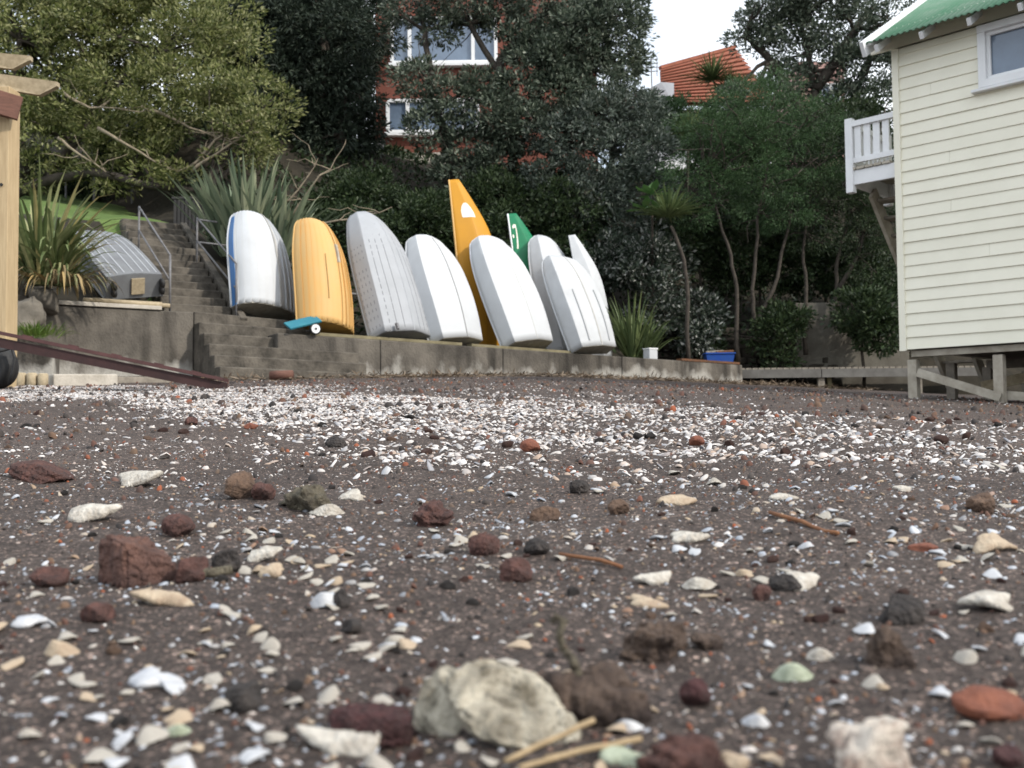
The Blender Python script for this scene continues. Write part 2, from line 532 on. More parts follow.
def hillz(X, Y):
    h = hill(X, Y)
    dx, dy = X - OX, Y - OY
    u = dx * UX + dy * UY
    n = dx * NX + dy * NY
    cut = (u > -2.35) & (u < -0.85) & (n > -5.2)     # the stair cutting
    h = np.where(cut, np.minimum(h, 1.75 + 0.62 * np.clip(-n - 1.2, 0, 9)), h)
    return np.clip(h, -3, 17)
bank = grid('hillside', np.arange(-46, 60, 0.4), np.arange(13.0, 75, 0.4), hillz, M['soil'])

# lawn above the left bank, a sheet just over the hillside
lx = np.arange(-24, -4.0, 0.3); ly = np.arange(17, 36, 0.3)
def lawnz(X, Y):
    n = (X - OX) * NX + (Y - OY) * NY
    u = (X - OX) * UX + (Y - OY) * UY
    ok = (-n > 4.9) & (u < -1.0) & (-n < 15)
    return np.where(ok, hill(X, Y) + 0.035, hill(X, Y) - 0.25)
lawn = grid('lawn', lx, ly, lawnz, M['lawn'])

# ------------------------------------------------------------------ sea wall, platform, steps
t = thing('sea_wall', 'long stained concrete sea wall that the row of upright dinghies stands on', 'wall', P(0, 0, 1.0))
mb = MB()
def slab(mb, u0, u1, n0, n1, zt0, zt1, zb0, zb1):
    vs = [P(u0, n0, zb0), P(u1, n0, zb1), P(u1, n1, zb1), P(u0, n1, zb0), P(u0, n0, zt0), P(u1, n0, zt1), P(u1, n1, zt1), P(u0, n1, zt0)]
    mb.add(vs, [(3, 2, 1, 0), (4, 5, 6, 7), (0, 1, 5, 4), (1, 2, 6, 5), (2, 3, 7, 6), (3, 0, 4, 7)])
cuts = [-0.6, 1.35, 4.0, 7.0, 10.6]
for a, b in zip(cuts, cuts[1:]):
    slab(mb, a + 0.006, b - 0.006, 0, -2.75, top_z(a), top_z(b), 0.2, 0.2)
mb.build('wall_face', M['concrete'], t, bevel=0.02)
e = MB()
e.beam(P(0.1, -0.16, top_z(0.1) + 0.035), P(3.1, -0.16, top_z(3.1) + 0.035), 0.22, 0.055)
o = tag(e.build('deck_plank', M['plank'], None), 'long mossy plank laid along the wall top under the silver dinghy', 'plank')
origin_to(o, P(0.1, -0.16, top_z(0.1)))
e = MB()
e.beam(P(3.3, -0.13, top_z(3.3) + 0.03), P(5.9, -0.2, top_z(5.9) + 0.03), 0.2, 0.05)
o = tag(e.build('deck_plank', M['plank'], None), 'mossy plank on the wall top under the three middle white dinghies', 'plank')
origin_to(o, P(3.3, -0.13, top_z(3.3)))

# landing and the flight of wide steps down to the beach
t = thing('beach_steps', 'mossy concrete steps running down from the landing to the beach', 'steps', P(-1.8, 0.6, 1.0))
LZ = 2.30
mb = MB()
slab(mb, -1.8, 0.9, -0.8, -2.5, LZ, LZ - 0.10, 0.2, 0.2)
mb.build('landing', M['concrete_steps'], t, bevel=0.015)
for i in range(6):
    mb = MB()
    zt = LZ - 0.005 - 0.205 * (i + 1)
    n0 = -0.8 + 0.29 * (i + 1)
    ue = 0.85 + 0.02 * i
    slab(mb, -1.8 + 0.004 * i, ue, n0, n0 - 0.29 - 0.003 * (i > 0) - 0.0, zt, zt - 0.07, 0.2, 0.2)
    mb.build('step', M['concrete_steps'], t, bevel=0.02)

# upper flight to the lawn
t = thing('lawn_steps', 'narrow grey steps climbing between two handrails to the lawn', 'steps', P(-1.6, -1.2, LZ))
NS = 13
for i in range(NS):
    mb = MB()
    n0 = -1.25 - 0.29 * i
    zt = LZ + 0.178 * (i + 1)
    slab(mb, -2.2 + 0.01 * (i % 2), -1.02, n0, n0 - 0.285, zt, zt, zt - 1.1, zt - 1.1)
    mb.build('step', M['concrete_steps'], t, bevel=0.02)
for uu in (-0.93,):
    mb = MB()
    a, b = P(uu, -1.0, LZ - 0.05), P(uu, -5.1, LZ + 2.4)
    mb.beam(a - ZV * 0.40, b - ZV * 0.40, 0.13, 0.9)
    mb.build('side_kerb', M['concrete_steps'], t, bevel=0.015)

# left retaining wall
t = thing('retaining_wall', 'plain concrete retaining wall below the overturned aluminium dinghy', 'wall', P(-3, -0.8, 1.0))
mb = MB()
slab(mb, -4.55, -1.81, -0.8, -1.3, 2.27, 2.29, 0.2, 0.2)
mb.build('wall_face', M['concrete'], t, bevel=0.02)
mb = MB()
slab(mb, -4.6, -2.35, -0.76, -1.28, 2.36, 2.36, 2.292, 2.292)
mb.build('coping', M['concrete_pale'], t, bevel=0.01)
# handrails
def pipe_rail(label, ua, na, za, ub, nb, zb, side=None):
    t = thing('handrail', label, 'handrail', P(ua, na, za - 0.9), group='pipe handrails of the lawn steps')
    for (u, n, z) in ((ua, na, za), (ub, nb, zb)):
        m_ = MB(); m_.tube([P(u, n, z - 1.0), P(u, n, z)], 0.02, 8); m_.build('post', M['galv'], t, smooth=True)
    for dz in (0.0, -0.45):
        m_ = MB(); m_.tube([P(ua, na, za + dz), P(ub, nb, zb + dz)], 0.018, 8); m_.build('rail', M['galv'], t, smooth=True)
    if side:
        for dz in (-0.03, -0.48):
            m_ = MB(); m_.tube([P(ub, nb, zb + dz), P(ub + side, nb - 0.1, zb + dz)], 0.02, 8); m_.build('side_rail', M['galv'], t, smooth=True)
pipe_rail('grey pipe handrail on the left of the lawn steps beside the overturned dinghy', -2.16, -1.0, 3.28, -2.2, -3.2, 4.55)
pipe_rail('grey pipe handrail on the right of the lawn steps next to the blue edged dinghy', -1.02, -0.95, 3.22, -1.1, -3.2, 4.45, side=0.8)

# leaning rail behind the boats
t = thing('leaning_rail', 'thin horizontal rail on posts behind the row of dinghies', 'rail', P(4, -3.0, 1.85))
m_ = MB(); m_.tube([P(u, -2.95, top_z(u) + 1.25 + 0.02 * math.sin(u)) for u in np.linspace(-0.4, 8.5, 20)], 0.03, 8)
m_.build('rail', M['galv'], t, smooth=True)
for u in (-0.3, 1.9, 4.1, 6.6, 8.4):
    m_ = MB(); m_.beam(P(u, -3.02, top_z(u) - 0.3), P(u, -3.02, top_z(u) + 1.3), 0.08, 0.08)
    m_.build('post', M['grey_timber'], t)

# ------------------------------------------------------------------ dinghies
def smooth_interp(t, ys_):
    k = np.array([0, 0.25, 0.5, 0.7, 0.85, 0.95, 1.0])
    ys_ = np.array(ys_, float)
    d = np.gradient(ys_, k)
    i = np.clip(np.searchsorted(k, t, side='right') - 1, 0, 5)
    h = k[i + 1] - k[i]
    s = (t - k[i]) / h
    return ((2 * s**3 - 3 * s**2 + 1) * ys_[i] + (s**3 - 2 * s**2 + s) * h * d[i] +
            (-2 * s**3 + 3 * s**2) * ys_[i + 1] + (s**3 - s**2) * h * d[i + 1])
BEAM = {'round': [.93, 1, .99, .89, .68, .42, .06], 'stem': [1, 1, .96, .86, .70, .55, .40], 'tall': [1, 1, .95, .83, .64, .46, .28], 'fin': [.8, .95, 1, .80, .46, .20, .05], 'pram': [.80, .93, 1, .93, .78, .60, .42], 'point': [.86, .97, 1, .84, .52, .2, .02],
        'egg': [.93, 1, 1, .93, .78, .55, .28], 'box': [.97, 1, 1, .92, .80, .70, .64]}
DEEP = {'round': [.92, 1, 1, .95, .80, .56, .16], 'stem': [.95, 1, 1, .98, .86, .70, .52], 'tall': [.95, 1, 1, .97, .84, .64, .42], 'fin': [.85, .97, 1, .86, .58, .36, .24], 'pram': [.92, 1, 1, .93, .76, .52, .30], 'point': [.8, .94, 1, 1, .98, .86, .55],
        'egg': [.92, 1, 1, .95, .80, .55, .18], 'box': [1, 1, 1, .96, .82, .66, .55]}
class Hull:
    """z along the boat from the transom up, x across, -y towards the keel"""
    def __init__(s, L, W, D, shape='round', chine=None, strakes=0, lap=0.0, sheer=0.10, chine_d=0.62, chine_b=0.84):
        s.L, s.B, s.D, s.shape, s.chine, s.strakes, s.lap, s.sheer = L, W / 2, D, shape, chine, strakes, lap, sheer
        s.cd, s.cb = chine_d, chine_b
    def p(s, t, q, out=0.0):
        b = s.B * float(smooth_interp(np.array(t), BEAM[s.shape]))
        k = s.D * float(smooth_interp(np.array(t), DEEP[s.shape]))
        gy = s.sheer * (t - 0.35) ** 2 * 2.2
        a = abs(q); sg = 1 if q >= 0 else -1
        if s.chine:
            c = s.chine
            if a <= c:
                w_ = a / c
                x, y = b * s.cb * w_, k * (1 - (1 - s.cd) * w_ ** 1.3)
            else:
                w_ = (a - c) / (1 - c)
                x, y = b * (s.cb + (1 - s.cb) * w_), k * s.cd * (1 - w_)
        else:
            th = a * math.pi / 2
            x, y = b * math.sin(th) ** 0.92, k * math.cos(th) ** 0.72
        nx_, ny_ = (x / max(b, 1e-3)) ** 2, y / max(k, 1e-3) + 0.25
        l_ = math.hypot(nx_, ny_)
        off = out
        if s.strakes and a < 0.999:
            fr = (a * s.strakes) % 1.0
            off += s.lap * (1 - fr)
        fade = min(1, b / (0.35 * s.B))
        return Vector((sg * (x + off * fade * nx_ / l_), gy - (y + off * fade * ny_ / l_), t * s.L))
    def mesh(s):
        qs = []
        if s.strakes:
            for i in range(s.strakes):
                qs += [i / s.strakes + 1e-5, (i + 0.5) / s.strakes, (i + 1) / s.strakes - 1e-5]
        else:
            qs = list(np.linspace(1e-5, 1, 13))
            if s.chine:
                qs = sorted(qs + [s.chine - 1e-3, s.chine + 1e-3])
        qs = [-q for q in qs[::-1]] + qs
        ts = list(np.linspace(0, 0.7, 15)) + list(np.linspace(0.74, 1, 13))
        m_ = MB()
        vs = [s.p(t_, q) for t_ in ts for q in qs]
        n = len(qs)
        m_.add(vs, [(i * n + j, i * n + j + 1, (i + 1) * n + j + 1, (i + 1) * n + j) for i in range(len(ts) - 1) for j in range(n - 1)])
        # bow closing
        m_.add([s.p(1, q) for q in qs], [tuple(range(n))])
        return m_
    def transom(s, z=0.012):
        m_ = MB()
        pts = [s.p(0, q) for q in np.linspace(-1, 1, 25)]
        m_.prism([(p_.x * .995, p_.y + .003, -0.010) for p_ in pts], (0, 0, 0.03))
        return m_
    def line(s, q, t0, t1, wd, ht, n=16, out=0.0):
        """thin strip lying on the hull along its length"""
        m_ = MB()
        ts = np.linspace(t0, t1, n)
        rows = []
        for t_ in ts:
            a, b = s.p(t_, q - 0.001), s.p(t_, q + 0.001)
            d = (b - a)
            d = Vector((1, 0, 0)) if d.length < 1e-6 else d.normalized()
            nn = d.cross(Vector((0, 0, 1)))
            if nn.y > 0 and abs(nn.y) > abs(nn.x) * 0.2:
                nn = -nn
            c = s.p(t_, q) + nn * out
            rows.append([c - d * wd / 2 - nn * 0.006, c - d * wd / 2 + nn * ht, c + d * wd / 2 + nn * ht, c + d * wd / 2 - nn * 0.006])
        vs = [v for r_ in rows for v in r_]
        fs = [(i * 4 + j, i * 4 + (j + 1) % 4, (i + 1) * 4 + (j + 1) % 4, (i + 1) * 4 + j) for i in range(n - 1) for j in range(4)]
        fs += [(0, 1, 2, 3), tuple((n - 1) * 4 + k for k in (3, 2, 1, 0))]
        m_.add(vs, fs)
        return m_
    def gunwale(s, r=0.022):
        ts = list(np.linspace(0, 1, 26))
        pts = [s.p(t_, -1) for t_ in ts] + [s.p(t_, 1) for t_ in ts[::-1]]
        m_ = MB(); m_.tube(pts, r, 6)
        return m_
    def patch(s, pts, out=0.015):
        """flat marking on the hull through (t, q) points given as a grid of rows"""
        m_ = MB()
        n = len(pts[0])
        m_.add([s.p(t_, q, out) for r_ in pts for (t_, q) in r_], [(i * n + j, i * n + j + 1, (i + 1) * n + j + 1, (i + 1) * n + j) for i in range(len(pts) - 1) for j in range(n - 1)])
        return m_

def stand_boat(label, hull, px, n, lean, yaw=0.0, roll=0.0, m='whitegel', mt='transom', keel=None, base=None, gm=None, lift=0.0, u=None):
    u = u_at(px, n) if u is None else u
    z = (top_z(u) if base is None else base) + lift
    root = thing('dinghy', label, 'dinghy', P(u, n, z), group='dinghies stood on end along the sea wall')
    root.matrix_world = Matrix.Translation(P(u, n, z)) @ (WROT @ Matrix.Rotation(R(yaw), 3, 'Z') @ Matrix.Rotation(R(roll), 3, 'Y') @ Matrix.Rotation(R(-lean), 3, 'X')).to_4x4()
    # sit the lowest corner on the slab
    low = min((root.matrix_world @ hull.p(0, q)).z for q in np.linspace(-1, 1, 21))
    root.location.z += z - low + 0.008
    h = hull.mesh().build('hull', M[m], root, local=True, smooth=False)
    h.data.polygons.foreach_set('use_smooth', [True] * len(h.data.polygons))
    try:
        h.data.set_sharp_from_angle(angle=R(24))
    except Exception:
        pass
    sd = h.modifiers.new('thick', 'SOLIDIFY'); sd.thickness = 0.016; sd.offset = -1 if False else 0
    hull.transom().build('transom', M[mt], root, local=True)
    hull.gunwale().build('gunwale', M[gm or m], root, local=True, smooth=True)
    if keel:
        hull.line(0, 0.0, 0.97, keel[1], keel[2], n=26).build('keel_strip', M[keel[0]], root, local=True)
    return root

# 1 white clinker with blue edge
h = Hull(2.06, 1.40, 0.52, 'stem', strakes=7, lap=0.028)
b = stand_boat('white clinker dinghy with a blue band along its left edge beside the handrail', h, 260, -1.35, 16, yaw=27, roll=8, m='whitegel', keel=('keel_grey', 0.03, 0.03), base=LZ - 0.06)
h.patch([[(t_, q) for q in (-0.985, -0.94, -0.90, -0.855)] for t_ in np.linspace(0.0, 0.97, 20)], 0.014).build('blue_band', M['blue'], b, local=True)
for q in (-0.42, 0.42):
    h.line(q, 0.28, 0.62, 0.018, 0.022).build('bilge_strip', M['keel_grey'], b, local=True)
# 2 yellow clinker
h = Hull(2.22, 1.26, 0.52, 'stem', strakes=8, lap=0.028)
b = stand_boat('yellow clinker dinghy standing second from the stairs', h, 321, -0.55, 14, yaw=28, roll=9, m='yellowgel', mt='transom_y', keel=('yellowgel', 0.04, 0.035))
for q in (-0.3, 0.3):
    h.line(q, 0.2, 0.6, 0.016, 0.02).build('bilge_strip', M['transom_y'], b, local=True)
h.line(0, 0.55, 0.72, 0.05, 0.041).build('scuffed_keel_patch', M['white_dirty'], b, local=True)
# 3 silver aluminium
h = Hull(2.82, 1.38, 0.55, 'tall', chine=0.62, chine_d=0.70, chine_b=0.86)
b = stand_boat('bare silver aluminium dinghy with long pressed ribs', h, 398, -0.42, 23, yaw=16, roll=1, m='alu', mt='alu_dull', gm='alu_dull', keel=('alu', 0.02, 0.012))
for q in (-0.50, -0.36, -0.2, 0.2, 0.36, 0.5):
    h.line(q, 0.02, 0.93, 0.016, 0.008, 20).build('pressed_rib', M['alu_dull'], b, local=True)
for q in (-0.70, -0.78, -0.86, -0.93):
    h.line(q, 0.02, 0.95, 0.014, 0.008, 20).build('pressed_rib', M['alu_dull'], b, local=True)
m_ = MB(); m_.beam((-0.42, -0.50, -0.02), (-0.42, -0.50, 0.10), 0.05, 0.05); m_.build('transom_bracket', M['galv'], b, local=True)
# 4 smooth white with dark keel line
h = Hull(2.48, 1.30, 0.50, 'round', chine=0.66, chine_d=0.74, chine_b=0.9)
b = stand_boat('smooth white dinghy with a single dark keel line next to the silver one', h, 453, -0.42, 21, yaw=16, roll=-1, m='whitegel', mt='transom', keel=('keel_dark', 0.022, 0.012))
# 5 orange sailing dinghy in profile
h = Hull(3.88, 0.95, 0.86, 'fin', chine=0.6, sheer=0.02)
b = stand_boat('tall narrow orange sailing dinghy with a small white patch near its bow', h, 467, -2.1, 5, yaw=58, roll=0.6, m='orange', mt='transom_y', gm='yellowgel')
h.patch([[(0.765, -0.80), (0.765, -0.68), (0.765, -0.61), (0.765, -0.46)], [(0.80, -0.80), (0.80, -0.68), (0.80, -0.61), (0.795, -0.44)], [(0.83, -0.76), (0.835, -0.68), (0.835, -0.61), (0.825, -0.48)], [(0.848, -0.70), (0.853, -0.66), (0.853, -0.61), (0.846, -0.56)]]).build('white_patch', M['white_mark'], b, local=True)
# 6 white ribbed
h = Hull(2.72, 1.28, 0.50, 'round', chine=0.68, chine_d=0.76, chine_b=0.9)
b = stand_boat('white dinghy with fine moulded ribs in front of the orange one', h, 525, -0.34, 24, yaw=10, roll=-4, m='whitegel', mt='transom', keel=('keel_grey', 0.014, 0.01))
for q in (-0.46, -0.30, -0.15, 0.15, 0.3, 0.46):
    h.line(q, 0.03, 0.88, 0.012, 0.007, 18).build('moulded_rib', M['seam'], b, local=True)
# 7 green sailing dinghy
h = Hull(3.45, .95, 0.80, 'fin', chine=0.6, sheer=0.02)
b = stand_boat('green sailing dinghy with a white number one on its bow', h, 526, -2.5, 6, yaw=56, roll=1, m='green', mt='transom', gm='white_paint')
def stroke(a, b_, wd):
    (t0, q0), (t1, q1) = a, b_
    return h.patch([[(t0 + (t1 - t0) * k, q0 + (q1 - q0) * k - wd), (t0 + (t1 - t0) * k, q0 + (q1 - q0) * k + wd)] for k in np.linspace(0, 1, 6)])
m_ = stroke((0.74, -0.88), (0.92, -0.76), 0.018); s2 = h.patch([[(0.885, -0.90), (0.905, -0.90)], [(0.895, -0.84), (0.92, -0.84)], [(0.895, -0.78), (0.92, -0.76)]])
m_.add(s2.v, s2.f); m_.build('number_one', M['white_mark'], b, local=True)
m_ = h.patch([[(0.82, -0.94), (0.82, -0.915)], [(0.833, -0.955), (0.833, -0.90)], [(0.846, -0.94), (0.846, -0.915)]]); m_.build('white_dot', M['white_mark'], b, local=True)
# 8 white behind
h = Hull(3.0, 1.2, 0.52, 'round', chine=0.66, chine_d=0.7)
b = stand_boat('plain white dinghy half hidden behind the ribbed white one', h, 568, -1.2, 17, yaw=12, roll=1, m='whitegel_worn', mt='transom')
# 9 white pram in front
h = Hull(2.36, 1.22, 0.46, 'egg', chine=0.70, chine_d=0.80, chine_b=0.92)
b = stand_boat('scuffed white pram dinghy at the right end with two bilge runners', h, 590, -0.2, 22, yaw=10, roll=-3, m='whitegel_worn', mt='transom', keel=('keel_grey', 0.03, 0.014))
for q in (-0.40, 0.40):
    h.line(q, 0.05, 0.55, 0.03, 0.03).build('bilge_strip', M['seam'], b, local=True)
m_ = h.patch([[(0.62 + 0.06 * j + 0.01 * math.sin(5 * j + k), -0.05 + 0.05 * k) for k in range(4)] for j in range(3)], 0.004)
# 10 narrow behind
h = Hull(2.83, 0.8, 0.55, 'fin', chine=0.6, sheer=0.02)
b = stand_boat('slim white dinghy seen edge on at the far right of the row', h, 592, -1.35, 9, yaw=52, roll=-5, m='whitegel_worn', mt='transom')

# overturned aluminium dinghy on the left bank
h = Hull(2.95, 0.98, 0.44, 'box', chine=0.60, chine_d=0.90, chine_b=0.96)
A0 = P(-2.72, -1.15, 2.50); B0 = at(84, 243, 18.9)
root = thing('dinghy', 'grey aluminium dinghy lying upside down on the left bank above its skids', 'dinghy', A0)
ax = (B0 - A0).normalized()
sx = Vector((UX, UY, 0.10)); sx = (sx - ax * sx.dot(ax)).normalized()
kz = sx.cross(ax)                       # keel up
rot = Matrix((sx, -kz, ax)).transposed()
if rot.determinant() < 0:
    sx = -sx; rot = Matrix((sx, -kz, ax)).transposed()
root.matrix_world = Matrix.Translation(A0 + Vector((0, 0, 0.05))) @ rot.to_4x4()
hh = h.mesh().build('hull', M['alu_dull'], root, local=True)
sd = hh.modifiers.new('thick', 'SOLIDIFY'); sd.thickness = 0.012; sd.offset = 0
h.transom().build('transom', M['alu_dull'], root, local=True)
h.gunwale().build('gunwale', M['alu_dull'], root, local=True, smooth=True)
for q in (-0.5, -0.35, -0.2, 0, 0.2, 0.35, 0.5):
    h.line(q, 0.02, 0.95, 0.02, 0.014, 20).build('pressed_rib', M['alu'], root, local=True)
m_ = MB(); m_.box((0.05, -0.19, -0.03), (0.22, 0.28, 0.03)); m_.build('motor_pad', M['pine_aged'], root, local=True)
for x in (-0.36, 0.44):
    wh = MB()
    for dy in (-0.24, -0.12):
        wh.tube([(x - 0.035, dy, -0.085), (x - 0.02, dy, -0.085), (x + 0.02, dy, -0.085), (x + 0.035, dy, -0.085)], [0.06, 0.085, 0.085, 0.06], 14)
    wh.build('wheel', M['black'], root, local=True, smooth=True)
for i, (a, b_, lab) in enumerate((((92, 300), (158, 304), 'upper pale timber skid under the overturned aluminium dinghy'), ((98, 305), (166, 309), 'lower pale timber skid on the retaining wall edge'))):
    m_ = MB(); m_.tube([P(-3.55 + .12 * i, -1.02 + .15 * i, 2.41), P(-2.3 + .1 * i, -1.0 + .15 * i, 2.41 - .03 * i)], 0.05 - 0.01 * i, 8)
    tag(m_.build('timber_skid', M['pine_aged'], None, smooth=True), lab, 'skid'); 

# little launching trolley with turquoise board
q0 = P(u_at(300, -0.12), -0.12, top_z(0))
t = thing('launching_trolley', 'small turquoise launching trolley with a white wheel below the yellow dinghy', 'trolley', q0)
m_ = MB(); m_.beam(q0 + UV * -0.30 + ZV * 0.13 + NV * 0.16, q0 + UV * 0.30 + ZV * 0.30 + NV * 0.10, 0.24, 0.04, up=ZV * .85 + NV * .5); m_.build('board', M['turquoise'], t, bevel=0.01)
wc = q0 + UV * 0.20 + ZV * 0.105 + NV * 0.19
m_ = MB(); m_.tube([wc - NV * 0.03, wc - NV * 0.02, wc + NV * 0.02, wc + NV * 0.03], [0.09, 0.105, 0.105, 0.09], 20); wh = m_.build('wheel', M['black'], t, smooth=True)
m_ = MB(); m_.tube([wc + NV * 0.012, wc + NV * 0.038], [0.082, 0.078], 20); m_.build('rim', M['white_paint'], wh, local=True).data.transform(Matrix.Translation(-Vector(t['org'])))
m_ = MB(); m_.tube([wc + NV * 0.03, wc + NV * 0.05], 0.02, 10); m_.build('hub', M['black'], t)
m_ = MB(); m_.tube([wc, wc - NV * 0.4], 0.012, 6); m_.build('axle', M['galv'], t)

# white plastic container and the flat end slab
q0 = P(u_at(651, -0.25), -0.25, top_z(8.2))
t = thing('plastic_container', 'small white square plastic container by the flax at the wall end', 'container', q0)
m_ = MB(); m_.box(q0 + ZV * 0.12, (0.24, 0.22, 0.23), WROT); m_.build('body', M['whitegel_worn'], t, bevel=0.02)
m_ = MB(); m_.box(q0 + ZV * 0.245, (0.26, 0.24, 0.03), WROT); m_.build('lid', M['white_paint'], t, bevel=0.008)
m_ = MB(); m_.beam(P(8.7, -0.08, top_z(8.8) + 0.03), P(10.5, -0.08, top_z(10.5) + 0.03), 0.18, 0.05)
o = tag(m_.build('edging_board', M['rust'], None), 'rusty brown edging board along the right end of the sea wall', 'board')
q0 = at(719, 365, 23.6); q0.z = top_z(9.6) + 0.04
t = thing('plastic_tub', 'bright blue plastic tub of odds and ends on the wall end', 'tub', q0)
m_ = MB()
L_ = [(-.34, -.2, 0), (.34, -.2, 0), (.34, .2, 0), (-.34, .2, 0)]
m_.add([q0 + Vector((x * s_, y * s_, z_)) for s_, z_ in ((0.86, 0.0), (1.0, 0.23), (0.95, 0.23), (0.82, 0.03)) for x, y, _ in L_],
       [(i * 4 + j, i * 4 + (j + 1) % 4, (i + 1) * 4 + (j + 1) % 4, (i + 1) * 4 + j) for i in range(3) for j in range(4)] + [(3, 2, 1, 0), (12, 13, 14, 15)])
m_.build('body', M['bluetub'], t)
m_ = MB(); m_.tube([q0 + Vector((x * 1.03, y * 1.03, 0.225)) for x, y, _ in L_ + L_[:1]], 0.018, 6); m_.build('rim', M['bluetub'], t)
for dx, mm, lab in ((-0.12, 'grey_timber', 'grey stick lying across the blue tub'), (0.12, 'rust', 'brown rusty rod lying across the blue tub')):
    m_ = MB(); m_.tube([q0 + Vector((dx - 0.2, -0.1, 0.26)), q0 + Vector((dx + 0.25, 0.12, 0.30))], 0.028, 6)
    tag(m_.build('stick', M[mm], None), lab, 'stick')

# broken red pipe at the foot of the steps
q0 = on_ground(281, 380)
m_ = MB(); m_.tube([q0 + Vector((-.17, .02, .07)), q0 + Vector((.19, -.03, .075))], 0.075, 14)
tag(m_.build('clay_pipe', M['redwood'], None, smooth=True), 'short red brown clay pipe lying at the foot of the beach steps', 'pipe')

# ------------------------------------------------------------------ left edge: pergola, ramp, blocks, tyre
q0 = at(3, 380, 11.0); gz = float(ground(q0.x, 11.0))
t = thing('pergola', 'pale pine pergola post with a red brown beam at the left edge', 'pergola', (q0.x, 11.0, gz))
m_ = MB()
a = at(0, 340, 11.0); xr = at(12, 330, 11.0).x
m_.box((xr - 0.125, 11.0, (gz + 4.05) / 2), (0.25, 0.25, 4.05 - gz)); m_.build('post', M['pine'], t, bevel=0.008)
m_ = MB(); p1, p2 = at(-70, 50, 10.75), at(29, 105, 10.75)
m_.beam((xr - 1.3, 10.2, 4.12), (xr + 0.14, 10.84, 3.78), 0.07, 0.26); m_.build('beam', M['redwood'], t, bevel=0.005)
for (a, b_) in (((-60, 52), (30, 60)), ((-60, 70), (57, 86))):
    m_ = MB(); pa, pb = at(*a, 10.9), at(*b_, 11.15)
    m_.prism([pa + ZV * 0.05, pb + ZV * 0.05, pb + ZV * 0.0, pb + Vector((-0.2, 0, -0.10)), pa - ZV * 0.10], (0, 0.07, 0)); m_.build('rafter', M['pine_aged'], t)
m_ = MB(); m_.tube([(xr - 0.07, 10.87, 2.95), (xr - 0.07, 10.86, 2.95)], 0.018, 8); m_.build('bolt', M['black'], t)

end = on_ground(226, 389)
a = at(-40, 328, 8.9)
t = thing('boat_ramp_rail', 'maroon painted ramp rail sloping down onto the shells at the left', 'ramp', end)
m_ = MB(); up = ZV
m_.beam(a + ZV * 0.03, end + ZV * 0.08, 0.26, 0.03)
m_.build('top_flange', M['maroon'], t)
m_ = MB(); m_.beam(a - ZV * 0.06, end - ZV * -0.012 + (a - end) * 0.004, 0.20, 0.085); m_.build('web', mat('shaded_maroon_side', (0.055, 0.026, 0.025), 0.7, (0.03, 0.017, 0.017), 4, 0.2), t)  # same maroon, darkened in colour for the shaded side below the lit top
for k in (0.1, 0.27, 0.44, 0.60, 0.76, 0.9):
    m_ = MB(); c_ = a + (end - a) * k + ZV * (0.052 + 0.04 * k)
    m_.beam(c_ - (end - a).normalized() * 0.05 - Vector((0, 0.08, 0)), c_ + (end - a).normalized() * 0.03 - Vector((0, 0.08, 0)), 0.04, 0.022); m_.build('cleat', M['maroon'], t)

def torus(c, axis, Rr, r, n=28, k=10):
    axis = Vector(axis).normalized(); e1 = axis.orthogonal().normalized(); e2 = axis.cross(e1)
    m_ = MB(); vs = []
    for i in range(n):
        A = 2 * math.pi * i / n; d = e1 * math.cos(A) + e2 * math.sin(A)
        for j in range(k):
            Bq = 2 * math.pi * j / k
            vs.append(Vector(c) + d * (Rr + r * math.cos(Bq)) + axis * r * 1.25 * math.sin(Bq))
    m_.add(vs, [(i * k + j, i * k + (j + 1) % k, ((i + 1) % n) * k + (j + 1) % k, ((i + 1) % n) * k + j) for i in range(n) for j in range(k)])
    return m_
c_ = at(-3, 366, 10.4)
c_.z = float(ground(c_.x, c_.y)) + 0.23
tag(torus(c_, (0.25, 1, 0.1), 0.15, 0.085).build('tyre', M['black'], None, smooth=True), 'black rubber tyre standing under the ramp at the left edge', 'tyre')
m_ = MB(); m_.tube([at(-6, 352, 10.1), at(4, 350, 10.2), at(12, 348, 10.2), at(15, 358, 10.2), at(13, 372, 10.2), at(9, 384, 10.2)], 0.018, 7)
tag(m_.build('hose', M['black'], None, smooth=True), 'black hose loop hanging under the ramp', 'hose')
for i, px in enumerate((21, 32, 43)):
    q0 = on_ground(px, 386 + 0.5 * i); q0 = at(px, 381, 12.2); q0.z = float(ground(q0.x, 12.2))
    m_ = MB(); m_.tube([q0 + Vector((0, 0, -0.05)), q0 + Vector((0, 0, 0.05)), q0 + Vector((0, 0, 0.14)), q0 + Vector((0, 0, 0.155))], [0.058, 0.062, 0.062, 0.045], 12)
    o = tag(m_.build('log_offcut', M['pine_aged'], None, smooth=True), ['leftmost of three short yellow log offcuts before the block', 'middle of three short yellow log offcuts', 'yellow log offcut touching the pale concrete block'][i], 'log', 'yellow log offcuts in a row')
a, b_ = at(50, 380, 12.4), at(114, 379, 12.9)
ga = float(ground(a.x, a.y))
m_ = MB(); m_.beam((a.x, a.y, ga + 0.05), (b_.x, b_.y, ga + 0.07), 0.3, 0.17)
tag(m_.build('concrete_block', M['concrete_pale'], None, bevel=0.015), 'long pale concrete block lying by the yellow log offcuts', 'block')
a, b_ = at(112, 381, 13.6), at(180, 381, 14.2)
m_ = MB(); m_.beam((a.x, a.y, float(ground(a.x, a.y)) + 0.03), (b_.x, b_.y, float(ground(b_.x, b_.y)) + 0.03), 0.2, 0.1)
tag(m_.build('driftwood_plank', M['grey_timber'], None, bevel=0.01), 'grey driftwood plank behind the ramp at the wall foot', 'plank')
